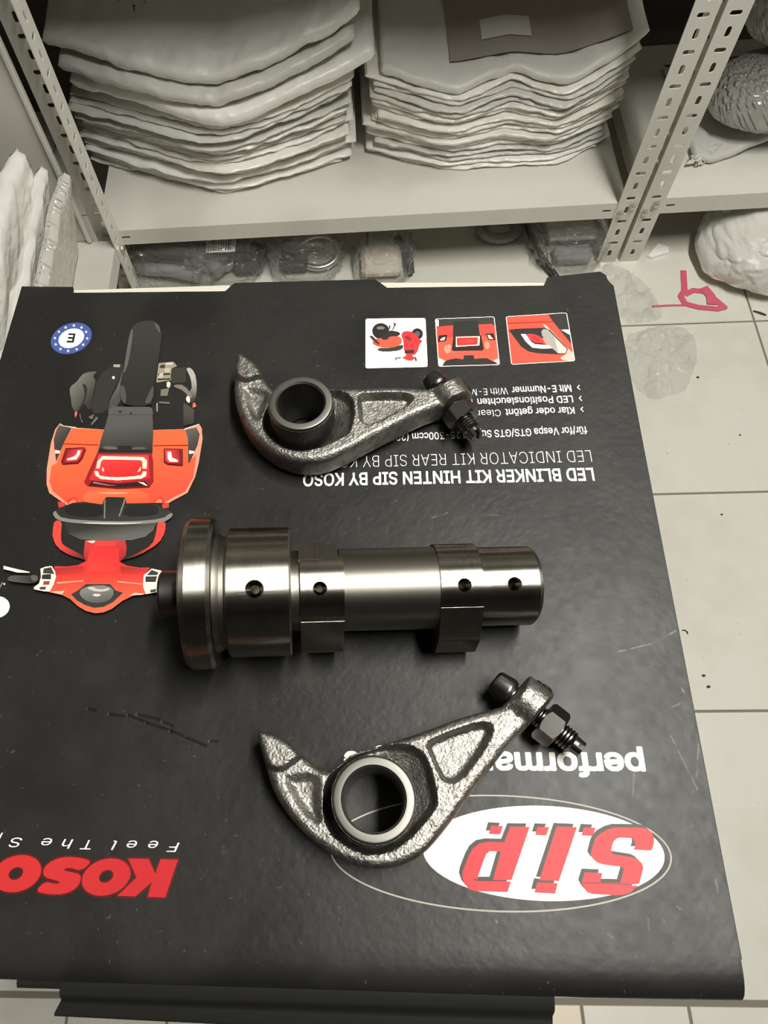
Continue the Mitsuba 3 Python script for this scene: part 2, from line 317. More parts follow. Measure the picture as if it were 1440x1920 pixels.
def ordinal(k):
    names = ['lowest', 'second', 'third', 'fourth', 'fifth', 'sixth', 'seventh', 'eighth', 'ninth', 'tenth', 'eleventh', 'twelfth', 'thirteenth', 'fourteenth', 'fifteenth', 'sixteenth', 'seventeenth', 'eighteenth', 'nineteenth', 'twentieth']
    return names[k]
def softabs(x, r): return np.sqrt(x * x + r * r) - r
def wob(x, seed, f, a): return a * (meshkit.fbm(np.stack([x * f, np.full_like(x, seed * 7.3), np.zeros_like(x)], -1), 3, seed) - .5) * 2
NL = 16
for k in range(NL):                                               # left stack, V shaped front
    r = np.random.default_rng(100 + k)
    z = Z1 + .0046 + k * .0077
    tipx, tipy = -.222 + .02 * k / NL + r.uniform(-.01, .01), 1.069 + r.uniform(-.008, .012)
    def yf(x, tx=tipx, ty=tipy, s=k): return ty + np.where(x < tx, .47, .36) * softabs(x - tx, .028) + wob(x, s, 9, .009) + wob(x, s + 40, 50, .0040)
    def zf(x, y, z=z, k=k, tx=tipx): return z + .0008 * k * 2.4 * np.clip((x - tx) / .24, 0, 1) ** 1.5 + .0035 * np.clip(k, 0, 3) / 3 * wob(x, 3, 12, 1) * np.clip((y - 1.05) / .1, 0, 1)
    xa, xb = -.468 + r.uniform(-.012, .010), .012 + r.uniform(-.022, .010)
    m = slab(xa, xb, yf, 1.395, zf, .0076, seed=k, edge=.0068)
    single('parts_bag', xf(m, ST), ['poly_white', 'poly_white', 'poly_bright', 'poly_dull'][r.integers(0, 4)],
           'white plastic bag of flat parts, ' + ('at the very bottom of the left stack' if k == 0 else ordinal(k) + ' from the bottom of the left stack'), 'bag', 'bagged parts in the left stack', smooth=50)
ztop = Z1 + .0046 + NL * .0077
def yfb(x): return 1.060 + np.where(x < -.20, .47, .36) * softabs(x + .195, .03) + wob(x, 60, 7, .006)
m = slab(-.452, .050, yfb, 1.39, lambda x, y: ztop + .0115 + .045 * np.clip((x + .19) / .24, 0, 1) ** 1.3 + .016 * np.clip((-x - .2) / .26, 0, 1), .024, seed=61, edge=.013, amp=.003, nx=96, ny=30)
single('parts_bag', xf(m, ST), 'poly_bright', 'bright white plastic bag folded over the front of the left stack, third from its top', 'bag', 'bagged parts in the left stack', smooth=60)
def yfc(x): return 1.071 + np.where(x < -.20, .42, .36) * softabs(x + .21, .05) + wob(x, 70, 6, .008)
m = slab(-.458, .020, yfc, 1.39, lambda x, y: ztop + .036 + .050 * np.clip((x + .2) / .24, 0, 1) ** 1.3 + .022 * np.clip((-x - .2) / .26, 0, 1), .022, seed=71, edge=.014, amp=.004, nx=96, ny=30)
single('parts_bag', xf(m, ST), 'poly_dull', 'pale grey plastic bag second from the top of the left stack', 'bag', 'bagged parts in the left stack', smooth=60)
def yfd(x): return 1.086 + np.where(x < -.20, .40, .36) * softabs(x + .2, .07) + wob(x, 80, 6, .010)
tk = thing('parts_bag', 'grey plastic bag with dark handwriting on top of the left stack', 'bag', 'bagged parts in the left stack')
ztopf = lambda x, y: ztop + .058 + .050 * np.clip((x + .2) / .24, 0, 1) ** 1.3 + .026 * np.clip((-x - .2) / .26, 0, 1) + .03 * np.clip((y - 1.1) / .3, 0, 1)
m = slab(-.470, .028, yfd, 1.39, ztopf, .024, seed=81, edge=.014, amp=.005, nx=96, ny=30)
obj('film', xf(m, ST), 'poly_grey', tk, smooth=60)

def on_bag(px, zf, lift):
    r = ray(*px); lo, hi = .8, 2.4                                     # distance along the view where it meets the bag's top
    for _ in range(50):
        mid = (lo + hi) / 2; p = shelf_xy(r * mid + CAM); lo, hi = (mid, hi) if p[2] > zf(p[0], p[1]) + lift else (lo, mid)
    return shelf_xy(r * lo + CAM)
HW = [[(212, 0.5), (219, 1), (224, 3), (229, 9)], [(249, 7), (251, 15), (254, 24)], [(249, 8), (254, 7), (255.5, 10), (252, 14)], [(260, 6), (262, 11), (264, 16)], [(267, 0.5), (270, 3), (272.5, 7)], [(276, 1), (278, 4)]]
obj('handwriting', xf(cat([tube(np.array([on_bag(p, ztopf, .0105) for p in st]), .0014, 6) for st in HW]), ST), 'ink', tk, smooth=True, label='dark pen strokes')
NR = 16
for k in range(NR):                                               # right stack, W shaped front
    r = np.random.default_rng(300 + k); t = k / (NR - 1)
    z = Z1 + .0046 + k * .0078
    dx = r.uniform(-.008, .008); oy = r.uniform(-.005, .006)
    def yf(x, t=t, dx=dx, oy=oy, s=k):
        base = 1.0975 + oy + .42 * softabs(np.clip(.185 + dx - x, 0, 1), .02) + .50 * softabs(np.clip(x - .352 - dx, 0, 1), .02)
        return base + .030 * t * np.clip(1 - np.abs(x - .268 - dx) / .085, 0, 1) + wob(x, s + 20, 9, .007) + wob(x, s + 90, 50, .0036)
    def zf(x, y, z=z, t=t): return z + .040 * t * np.clip((x - .34) / .15, 0, 1) ** 1.3 + .014 * t * np.clip((.17 - x) / .13, 0, 1) + .010 * t * np.clip(1 - np.abs(x - .268) / .08, 0, 1)
    xa, xb = .034 + r.uniform(-.010, .022), .452 + .015 * t + r.uniform(-.02, .012)
    m = slab(xa, xb, yf, 1.395, zf, .0076, seed=200 + k, edge=.0068)
    single('parts_bag', xf(m, ST), ['poly_white', 'poly_white', 'poly_bright', 'poly_dull'][r.integers(0, 4)],
           'white plastic bag of flat parts, ' + ('at the very bottom of the right stack' if k == 0 else ordinal(k) + ' from the bottom of the right stack'), 'bag', 'bagged parts in the right stack', smooth=50)
zr = Z1 + .0046 + NR * .0078
def yfe(x): return 1.112 + .42 * softabs(np.clip(.185 - x, 0, 1), .03) + .5 * softabs(np.clip(x - .352, 0, 1), .03) + .03 * np.clip(1 - np.abs(x - .268) / .085, 0, 1) + wob(x, 500, 8, .004)
zfe = lambda x, y: zr + .004 + .046 * np.clip((x - .34) / .15, 0, 1) ** 1.3 + .016 * np.clip((.17 - x) / .13, 0, 1) + .010 * np.clip(1 - np.abs(x - .268) / .08, 0, 1) + .02 * np.clip((y - 1.15) / .2, 0, 1)
rt = thing('parts_bag', 'brownish plastic bag with a pale label on top of the right stack', 'bag', 'bagged parts in the right stack')
m = slab(.060, .478, yfe, 1.39, zfe, .016, seed=501, edge=.009, amp=.003, nx=96, ny=30)
obj('film', xf(m, ST), 'poly_grey', rt, smooth=60)
def patch(x0, x1, y0, y1, zf, lift, nx=14, ny=10):
    X, Y = np.meshgrid(np.linspace(x0, x1, nx), np.linspace(y0, y1, ny), indexing='ij'); Z = zf(X, Y) + lift
    top = np.stack([X, Y, Z], -1).reshape(-1, 3); n = len(top); bot = top - [0, 0, .0006]
    i, j = np.meshgrid(np.arange(nx - 1), np.arange(ny - 1), indexing='ij'); a = (i * ny + j).ravel(); b = a + ny; c = b + 1; e = a + 1
    ft = np.vstack([np.stack([a, b, c], 1), np.stack([a, c, e], 1)])
    return trimesh.Trimesh(np.vstack([top, bot]), np.vstack([ft, ft[:, ::-1] + n]), process=False)
obj('contents', xf(patch(.172, .452, 1.165, 1.38, zfe, .0120, 24, 16), ST), 'poly_brown', rt, smooth=True, label='brown parts showing through the film')
obj('paper_label', xf(patch(.225, .305, 1.20, 1.245, zfe, .0138), ST), 'poly_dull', rt, smooth=True, label='pale label')
# the side of the right stack droops as film ends
for k, (x, y, z, s) in enumerate(((.495, 1.20, .265, .016), (.492, 1.195, .236, .014), (.486, 1.19, .21, .013))):
    pass

# ------------------------------------------------------------------ white bags standing on the left unit
def drape(y0, y1, xb, xt, z0, h, th, seed, nu=90, nv=30, fold=.010, tilt=0.0):
    """a limp bag standing on edge along y, leaning from xb at its foot to xt at its top"""
    U, V = np.meshgrid(np.linspace(0, 1, nu), np.linspace(0, 1, nv), indexing='ij')
    Y = y0 + (y1 - y0) * U
    H = h * (1 + .05 * (meshkit.fbm(np.stack([U * 5, U * 0 + seed, U * 0], -1), 2, seed) - .5) * 2)
    Z = z0 + H * V
    q = np.stack([U * 9 + V * 2.5, V * 1.2 + seed, np.full_like(U, seed * 1.9)], -1)
    X = xb + (xt - xb) * V + fold * (np.abs(meshkit.fbm(q, 3, seed) - .5) * 4 - .5) * (0.35 + .65 * V) + tilt * U
    d = np.minimum.reduce([U * (abs(y1 - y0)), (1 - U) * abs(y1 - y0), (1 - V) * h * 1.0, V * h + .002])
    prof = np.sqrt(np.clip(1 - (1 - np.clip(d / (th * .55), 0, 1)) ** 2, 0, 1))
    P = np.stack([X + th / 2 * prof, Y, Z], -1).reshape(-1, 3); Q = np.stack([X - th / 2 * prof, Y, Z], -1).reshape(-1, 3)
    n = nu * nv; i, j = np.meshgrid(np.arange(nu - 1), np.arange(nv - 1), indexing='ij'); a = (i * nv + j).ravel(); b = a + nv; c = b + 1; e = a + 1
    ft = np.vstack([np.stack([a, b, c], 1), np.stack([a, c, e], 1)])
    m = trimesh.Trimesh(np.vstack([P, Q]), np.vstack([ft, ft[:, ::-1] + n]), process=False); m.merge_vertices(); m.fix_normals(); return m
LB = 'plastic bags standing on the left shelf'
single('bubble_wrap_bag', xf(drape(.950, .50, -.474, -.428, .1305, .158, .022, 1, fold=.003), ST), 'bubble_white', 'bubble wrap packet standing rightmost in the row on the left shelf', 'packet', smooth=60)
for q, (xb_, xt_, h_, th_, yy, fo, lab) in enumerate(((-.499, -.452, .170, .018, .940, .006, 'narrow white plastic bag standing beside the bubble wrap packet'), (-.527, -.478, .212, .030, .935, .012, 'tall white plastic bag with a rounded top, third from the right on the left shelf'),
                                         (-.562, -.515, .214, .030, .930, .012, 'white plastic bag with slanting folds, fourth from the right on the left shelf'), (-.600, -.556, .225, .034, .90, .012, 'white plastic bag at the left edge of the picture'))):
    single('white_bag', xf(drape(yy, .42, xb_, xt_, .1305, h_, th_, 11 + q, fold=fo), ST), 'poly_bright', lab, 'bag', LB, smooth=60)

# ------------------------------------------------------------------ pillows: bubble wrap parcels, the grey bag, clear bags
def pillow(c, rx, ry, rz, seed, yaw=0, crinkle=.06, n=5, flat=.55, expo=.62, freq=3.0):
    m = trimesh.creation.icosphere(subdivisions=n); v = m.vertices.copy()
    s = np.sign(v) * np.abs(v) ** expo; s /= np.maximum(np.linalg.norm(s, axis=1, keepdims=True) ** .55, 1e-6)
    nz = np.abs(meshkit.fbm(v * freq + seed * 3.1, 4, seed) - .5) * 4
    s *= (1 + crinkle * (nz - .6))[:, None]
    s = s * [rx, ry, rz]
    s[:, 2] = np.where(s[:, 2] < 0, s[:, 2] * flat, s[:, 2])
    s = s @ Rotation.from_euler('z', yaw).as_matrix().T + np.asarray(c)
    return trimesh.Trimesh(s, m.faces, process=False)
def sit(m, z): m.apply_translation((0, 0, z - m.bounds[0][2])); return m
def yfp(x): return 1.066 + np.where(x < .62, -.25, .34) * (x - .62) * (np.abs(x - .62) > 0) + wob(x, 610, 9, .006)
single('flat_bag', xf(slab(.590, .90, yfp, 1.33, lambda x, y: .1350 + .008 + .01 * np.clip((x - .64) / .1, 0, 1), .014, seed=611, edge=.008, amp=.003), ST), 'poly_dull', 'flat grey plastic bag on the right shelf under the bubble wrap parcels', 'bag', smooth=50)
single('bubble_wrap_parcel', xf(sit(pillow((.762, 1.160, 0), .155, .085, .058, 3, yaw=.10, crinkle=.03), .162), ST), 'bubble_film', 'lower of the two bubble wrap parcels on the right shelf', 'parcel', smooth=True)
single('bubble_wrap_parcel', xf(sit(pillow((.795, 1.215, 0), .150, .095, .085, 4, yaw=-.25, crinkle=.04), .240), ST), 'bubble_film', 'upper bubble wrap parcel in the top right corner', 'parcel', smooth=True)
single('plastic_film_twist', xf(sit(pillow((.618, 1.088, 0), .038, .013, .010, 9, yaw=.55, crinkle=.35, n=4, freq=2.4), .1350), ST), 'bubble_white', 'twisted end of clear film on the right shelf beside the post', 'film', smooth=True)
gb = thing('carrier_bag', 'crumpled grey white carrier bag on the floor under the right shelf', 'bag')
obj('body', xf(sit(pillow((.760, .992, 0), .135, .112, .066, 12, yaw=.1, crinkle=.085, n=6, flat=.4, freq=1.25), .0005), ST), 'poly_dull', gb, smooth=True)
hp = np.array([(.672, 1.02, .055), (.668, 1.035, .078), (.69, 1.05, .088), (.715, 1.055, .086), (.735, 1.05, .07)])
obj('handle', xf(tube(hp, [.012, .010, .010, .010, .014], 10), ST), 'poly_dull', gb, smooth=True)

def clear_bag(label, c, rx, ry, rz, seed, inner, dx=0.0):
    k = thing('clear_bag', label, 'bag'); c = (c[0] + dx, c[1])
    for nm, m, b, sm in inner: m.apply_translation((dx, 0, 0)); obj(nm, xf(m, ST), b, k, smooth=sm)
    obj('film', xf(sit(pillow((*c, 0), rx, ry, rz, seed, crinkle=.14, n=5, flat=.5, freq=3.6), .0004), ST), 'clear_film', k, smooth=True)
    return k
def ring(c, R, r, squash=1.0, tilt=0.0):
    t = np.linspace(0, 2 * np.pi, 40, endpoint=False)
    p = np.stack([c[0] + R * np.cos(t), c[1] + R * squash * np.sin(t), c[2] + tilt * np.sin(t)], 1); return tube(p, r, 10, closed=True)
def hose(pts, r): 
    p = np.asarray(pts, float); s = np.linspace(0, 1, len(p)); from_ = np.linspace(0, 1, 30)
    return tube(np.stack([np.interp(from_, s, p[:, i]) for i in range(3)], 1), r, 10)
clear_bag('clear bag with grey hoses at the left end under the main shelf', (-.300, 1.040), .100, .085, .055, 21,
          [('hose', hose([(-.385, 1.07, .02), (-.33, 1.06, .03), (-.27, 1.05, .028), (-.22, 1.0, .02)], .014), 'grey_plastic', True), ('hose', hose([(-.38, 1.02, .018), (-.32, 1.005, .026), (-.26, .99, .02)], .012), 'grey_plastic', True),
           ('bracket', bevel_box(-.36, -.25, 1.08, 1.105, .004, .03, .004), 'black_rubber', False)], dx=-.022)
k = clear_bag('clear bag with a white barcode label and a coiled ring under the main shelf', (-.165, 1.045), .085, .080, .060, 22,
          [('coil', ring((-.185, 1.05, .02), .045, .009, .8, .006), 'grey_plastic', True), ('pad', bevel_box(-.15, -.10, 1.0, 1.06, .004, .035, .006), 'black_rubber', False)], dx=-.068)
lb = bevel_box(-.262, -.208, 1.000, 1.037, .0655, .0665, .0004); obj('paper_label', xf(lb, ST), 'paper', k, label='white paper label')
obj('barcode', xf(cat([bx(-.258 + .0045 * i, -.2565 + .0045 * i + .0007 * (i % 3), 1.004, 1.031, .0664, .0667) for i in range(10)]), ST), 'ink', k)
clear_bag('clear bag of black and silver parts in the middle under the main shelf', (-.040, 1.040), .075, .078, .055, 23,
          [('bracket', bevel_box(-.09, -.04, 1.0, 1.05, .004, .03, .005), 'black_rubber', False), ('ring', ring((-.02, 1.035, .022), .038, .006, .8, .01), 'zinc', True), ('plate', bevel_box(-.075, -.012, 1.055, 1.09, .012, .022, .003), 'beige_part', False)], dx=-.040)
clear_bag('clear bag with a beige part, right of the silver parts under the main shelf', (.072, 1.020), .058, .075, .045, 24,
          [('block', bevel_box(.03, .105, .975, 1.045, .004, .028, .008), 'beige_part', False), ('hose', hose([(.1, 1.06, .02), (.118, 1.02, .02), (.12, .98, .014)], .008), 'black_rubber', True)], dx=-.010)
single('cable_coil', xf(sit(ring((.285, 1.085, 0), .036, .010, .8), .0008), ST), 'grey_plastic', 'dark coiled cable in the shade under the main shelf', 'cable', smooth=True)
clear_bag('clear bag with white paper and a black cable, next to the right post', (.405, 1.050), .075, .095, .055, 25,
          [('paper', bevel_box(.37, .455, 1.03, 1.09, .02, .028, .002), 'paper', False), ('cable', hose([(.335, 1.13, .02), (.335, 1.06, .022), (.352, 1.0, .016), (.375, .955, .008)], .0055), 'black_rubber', True),
           ('part', bevel_box(.375, .44, .985, 1.02, .004, .024, .004), 'grey_plastic', False)])

def chaikin(p, n):
    p = np.asarray(p, float)
    for _ in range(n):
        q = np.roll(p, -1, 0); p = np.stack([.75 * p + .25 * q, .25 * p + .75 * q], 1).reshape(-1, 2)
    return p
# ------------------------------------------------------------------ litter on the floor
def sheet(outline_px, seed, amp, cell=.0026, z0=.0006):
    g = Polygon(chaikin([tuple(at(*p, 0)[:2]) for p in outline_px], 2)); bb = np.array([g.exterior.interpolate(s).coords[0] for s in np.arange(0, g.length, .002)]); cen = bb.mean(0)
    g = Polygon(cen + (bb - cen) * (1 + .16 * (meshkit.fbm(np.column_stack([bb * 55, 0 * bb[:, 0] + seed]), 3, seed) - .5))[:, None]).buffer(0)
    x0, y0, x1, y1 = g.bounds
    X, Y = np.meshgrid(np.arange(x0, x1, cell), np.arange(y0, y1, cell)); P = np.stack([X.ravel(), Y.ravel()], 1); P = P[contains_xy(g, P[:, 0], P[:, 1])]
    b = np.array([g.exterior.interpolate(s).coords[0] for s in np.arange(0, g.length, cell)]); P = np.vstack([P, b])
    t = Delaunay(P).simplices; c = P[t].mean(1); t = t[contains_xy(g, c[:, 0], c[:, 1])]
    a = P[t[:, 1]] - P[t[:, 0]]; b2 = P[t[:, 2]] - P[t[:, 0]]; t = np.where((a[:, 0] * b2[:, 1] - a[:, 1] * b2[:, 0] < 0)[:, None], t[:, ::-1], t)
    q = np.stack([P[:, 0] * 62, P[:, 1] * 62, np.full(len(P), seed * 2.3)], 1)
    d = sdist(g.exterior, spoints(P))
    z = z0 + amp * (1 - np.clip(np.abs(meshkit.fbm(q * .5, 3, seed) - .5) * 5, 0, 1)) ** 2 * np.clip(d / .012, .15, 1) + .1 * amp * meshkit.fbm(q, 3, seed + 2)
    return trimesh.Trimesh(np.column_stack([P, z]), t, process=False)
single('clear_film_sheet', sheet([(1165, 640), (1205, 612), (1290, 615), (1312, 655), (1298, 710), (1285, 738), (1225, 752), (1200, 738), (1175, 700)], 5, .016), 'clear_film', 'crumpled clear plastic sheet on the tiles right of the carton', 'film', smooth=True)
single('clear_film_sheet', sheet([(1120, 495), (1165, 498), (1215, 535), (1225, 560), (1245, 590), (1220, 606), (1170, 610), (1150, 570)], 6, .020), 'clear_film', 'crumpled clear plastic wrapper on the floor at the foot of the posts', 'film', smooth=True)
def ribbon(px, w, z=.004, thick=.0006, closed=False):
    P = np.array([at(*p, 0)[:2] for p in px]); ls = LineString(P if not closed else np.vstack([P, P[0]]))
    g = ls.buffer(w / 2, 4, join_style='round', cap_style='flat')
    m = extrude(g, thick); m.apply_translation((0, 0, z)); return m
tp = thing('tape_loop', 'pink red strip of tape looped on the floor beside the carrier bag', 'tape')
obj('strip', ribbon([(1281, 508), (1283, 545), (1276, 556), (1284, 570), (1310, 577), (1345, 580), (1358, 577), (1340, 562), (1322, 548), (1300, 545), (1284, 553)], .0105, .0008), 'tape_red', tp)
obj('strip', ribbon([(1318, 540), (1332, 556), (1334, 572)], .016, .0016), 'tape_red', tp)
obj('strip', ribbon([(1222, 575), (1260, 573), (1300, 573)], .0042, .0003), 'tape_red', tp)
pc = Polygon([tuple(at(*p, 0)[:2]) for p in ((1213, 484), (1232, 461), (1251, 468), (1252, 477), (1220, 487))])
single('paper_scrap', xf(extrude(pc, .006), np.array([[1, 0, 0, 0], [0, 1, 0, 0], [0, 0, 1, .0002], [0, 0, 0, 1.0]])), 'paper', 'small torn white paper scrap on the floor right of the posts', 'paper')
def crumb(px, r, seed, lab):
    m = trimesh.creation.icosphere(2, 1.0); m.vertices *= (1 + .5 * (meshkit.fbm(m.vertices * 1.4 + seed, 2, seed) - .5))[:, None] * [r, r * .8, r * .5]
    p = at(*px, 0); m.apply_translation((p[0], p[1], 0)); sit(m, .0001); single('dirt_crumb', m, 'dirt', lab, 'dirt', smooth=True)
crumb((1308, 708), .0022, 1, 'dark crumb of dirt just right of the crumpled clear sheet')
crumb((1319, 1267), .0022, 2, 'dark crumb of dirt, upper of two near the lower floor joint')
crumb((1328, 1288), .0024, 3, 'dark crumb of dirt, lower of two near the lower floor joint')
crumb((1387, 816), .0016, 4, 'tiny dark crumb of dirt in the middle of the tile at the right')
crumb((1353, 965), .0017, 5, 'tiny dark crumb of dirt below the middle floor joint')
single('hair_curl', tube(np.array([at(*p, 0) + [0, 0, .001] for p in ((1279, 1182), (1284, 1182), (1288, 1185), (1289, 1189))]), .0008, 6), 'dirt', 'short dark curl of fluff by the right edge of the carton', 'fluff', smooth=True)
single('dark_splinter', tube(np.array([at(*p, 0) + [0, 0, .0015] for p in ((1412, 584), (1425, 588), (1436, 592))]), [.0012, .002, .0012], 6), 'dirt', 'dark splinter lying on a floor joint in front of the carrier bag', 'splinter', smooth=True)
# ------------------------------------------------------------------ the carton
BX = thing('carton', 'black printed cardboard box carrying the camshaft and the two rocker arms', 'box')
def W(px): return [tuple(at(x, y, ZB)[:2]) for x, y in px]
# top sheet with its tabs at the back; the right edge and the front edge are straight folds
TOP = [(41, 537), (137, 538), (137.5, 549), (280, 547.5), (422, 546), (439.6, 530.5), (570, 527), (703, 523.5), (726, 539.5), (1020, 535.5), (1026, 520), (1125, 509), (1136.5, 516), (1139, 524)]
RE0, RE1 = np.array((1145.5, 527.0)), np.array((1401.5, 1862.0))
def edge_px(y): t = (y - RE0[1]) / (RE1[1] - RE0[1]); return tuple(RE0 + t * (RE1 - RE0))
FL0, FL1 = np.array((-252.0, 1816.5)), np.array((1401.5, 1862.0))
left = np.array((40, 538)) + np.array((-0.2945, 1.0)) * (1806 - 538)
top_poly = Polygon(W([*TOP, edge_px(533), edge_px(1100), edge_px(1700), edge_px(1797), (1100, 1793), (600, 1779), (100, 1765), (-240, 1755), (40 - .2945 * 634, 1172)]))
m = extrude(top_poly, .0007); m.apply_translation((0, 0, ZB - .0007)); obj('top_panel', m, 'carton_black', BX)
# body below, and the rounded front fold
bp = Polygon(W([(38, 549), (1139, 530), edge_px(545), edge_px(1100), edge_px(1800), (600, 1781), (-240, 1757)]))
m = extrude(bp.buffer(.0004, join_style='mitre'), .082); m.apply_translation((0, 0, ZB - .0831)); obj('body', m, 'board_black', BX)
def roll(ptsA, prof, thick=.0006):
    """sheet swept along the line ptsA (world xy), prof = (outward, down) pairs; outward = away from the box, -y"""
    A = np.asarray(ptsA, float); n = len(A); pr_ = np.asarray(prof, float); k = len(pr_)
    v = np.array([[a[0], a[1] - o, ZB - d] for a in A for o, d in pr_]); v2 = v - [0, -.0003, thick]
    f = []
    for i in range(n - 1):
        for j in range(k - 1):
            a, b, c, e = i * k + j, (i + 1) * k + j, (i + 1) * k + j + 1, i * k + j + 1
            f += [(a, e, c), (a, c, b)]
    m = trimesh.Trimesh(v, f, process=False); mm = trimesh.Trimesh(np.vstack([v, v2]), np.vstack([np.array(f), np.array(f)[:, ::-1] + len(v)]), process=False)
    return mm
fr = W([edge_px(1796.5), (1100, 1792.5), (600, 1778.5), (100, 1764.5), (-240, 1754.5)])
ang = np.linspace(0, 1.45, 7)
obj('front_fold', roll(fr, [(-.0006, -.00002), (0, -.00001), (.001, .00003), (.003, .00014), (.005, .00042), (.007, .00105), (.0084, .0019), (.0094, .0030), (.0098, .0040), (.0099, .0052)]), 'carton_black', BX, smooth=60)
ft = W([(1045, 1845), (800, 1838), (560, 1831), (300, 1824), (104, 1818)])
k_ = obj('front_flap', roll(ft, [(.0010, .0040), (.0035, .0046), (.0062, .0054), (.0071, .0062)]), 'board_black', BX, smooth=60)
lp = roll(ft, [(.0071, .0062), (.0086, .0092), (.0098, .0096), (.0128, .0104), (.0136, .0110)])
v = lp.vertices; out = (np.interp(v[:, 0], [p[0] for p in ft[::-1]], [p[1] for p in ft[::-1]]) - v[:, 1] - .0071) / .006
xl = ft[-1][0]; wgt = np.clip(1 - (v[:, 0] - xl) / .03, 0, 1); v[:, 0] -= np.clip(out, 0, 1) * .0026 * wgt
v[:, 1] += .0034 * np.clip(out, 0, 1) * np.clip(1 - (v[:, 0] - xl) / .09, 0, 1) * .35
obj('tuck_lip', trimesh.Trimesh(v, lp.faces, process=False), 'board_black', k_, smooth=60)
obj('front_strip', roll(W([(104, 1818), (60, 1816.9), (22, 1815.8)]), [(.0010, .0040), (.0040, .0046), (.0052, .0054)]), 'board_black', BX, smooth=60)
# raw board shows in the two cut-outs of the back edge
for a in ([(137, 541), (137.5, 552), (424, 548), (430, 531.5)], [(714, 526.5), (722, 542), (1020, 538), (1021, 526.5)]):
    m = extrude(Polygon(W(a)), .0030); m.apply_translation((0, 0, ZB - .0040)); obj('board_edge', m, 'board_edge', BX, label='pale raw board edge')
# side sheet that stands a little proud along the right edge
sp = Polygon(W([(1144, 526), (1149, 541), edge_px(560)[0:1] + (560,), edge_px(800), edge_px(1200), edge_px(1800), (edge_px(1800)[0] + 5.5, 1800), (edge_px(1200)[0] + 5, 1200), (edge_px(800)[0] + 4.5, 800), (1152, 532)]))
m = extrude(sp, .004); m.apply_translation((0, 0, ZB - .0050)); obj('side_panel', m, 'board_black', BX)

# ---- flat print on the box
LAY = 0.000018
class Print:
    def __init__(s): s.v, s.f, s.c, s.n, s.k = [], [], [], 0, 0
    def add(s, g, c0, c1=None, a=None, b=None, world=False, smooth=0, layer=None):
        """g: pixel outline (or a world polygon); colour runs from c0 at pixel a to c1 at pixel b"""
        if not world: g = Polygon(W(chaikin(g, smooth) if smooth else g)).buffer(0)
        s.k = s.k + 1 if layer is None else layer
        c0 = np.array(lin(*c0)); c1 = c0 if c1 is None else np.array(lin(*c1))
        for p in polys(g):
            V, Fc = trimesh.creation.triangulate_polygon(p, engine='earcut')
            if c1 is not c0:
                mm = trimesh.Trimesh(np.column_stack([V, V[:, 0] * 0]), Fc, process=False)
                for _ in range(2): mm = mm.subdivide()
                V, Fc = mm.vertices[:, :2], mm.faces
                A, B = np.array(W([a])[0]), np.array(W([b])[0]); t = np.clip(((V - A) @ (B - A)) / ((B - A) @ (B - A)), 0, 1)[:, None]
                C = c0 * (1 - t) + c1 * t
            else: C = np.tile(c0, (len(V), 1))
            e1, e2 = V[Fc[:, 1]] - V[Fc[:, 0]], V[Fc[:, 2]] - V[Fc[:, 0]]
            Fc = np.where((e1[:, 0] * e2[:, 1] - e1[:, 1] * e2[:, 0] < 0)[:, None], Fc[:, ::-1], Fc)
            s.v.append(np.column_stack([V, np.full(len(V), ZB + .00003 + LAY * s.k)])); s.f.append(Fc + s.n); s.c.append(C); s.n += len(V)
        return s
    def done(s, name, label, parent=None):
        m = trimesh.Trimesh(np.vstack(s.v), np.vstack(s.f), process=False)
        return obj(name, m, 'print_ink', parent or BX, label=label, color=np.vstack(s.c))
def Z(ox, oy, sc): return lambda pts: [(ox + x / sc, oy + y / sc) for x, y in pts]
WHITE, CREAM = (246, 245, 238), (250, 240, 215)
def text_shape(t, bold=0.0, italic=0.0, thin=0.0):
    m = meshkit.text_mesh(t, 1.0, .1, bold=bool(bold))
    sel = (m.face_normals[:, 2] > .9); tr = m.vertices[m.faces[sel]][:, :, :2]
    g = unary_union([Polygon(q).buffer(.001, quad_segs=2) for q in tr]).buffer(-.001, quad_segs=2)
    if bold > 1: g = g.buffer((bold - 1) * .03, quad_segs=3)
    if thin: g = g.buffer(-thin, quad_segs=3)
    if italic: g = affinity.skew(g, xs=italic, origin=(0, 0))
    return g
def place_text(P, t, p0, p1, cap_px, col=WHITE, bold=0.0, thin=0.0, italic=0.0, part=None, layer=2):
    """the text's baseline runs from pixel p0 to pixel p1; part: the leading piece of t that ends at p1"""
    g = text_shape(t, bold, italic, thin); ref = text_shape(part, bold, italic, thin) if part else g
    x0, _, x1, _ = ref.bounds; A, B = np.array(W([p0])[0]), np.array(W([p1])[0])
    d = B - A; L_ = np.linalg.norm(d); e = d / L_; nrm = np.array([-e[1], e[0]])
    m0 = ((p0[0] + p1[0]) / 2, (p0[1] + p1[1]) / 2); cap = np.linalg.norm(np.array(W([m0])[0]) - np.array(W([(m0[0], m0[1] + cap_px)])[0]))
    sx, sy = L_ / (x1 - x0), cap
    g = affinity.affine_transform(g, [e[0] * sx, nrm[0] * sy, e[1] * sx, nrm[1] * sy, A[0] - e[0] * sx * x0, A[1] - e[1] * sx * x0])
    P.add(g, col, world=True, layer=layer)

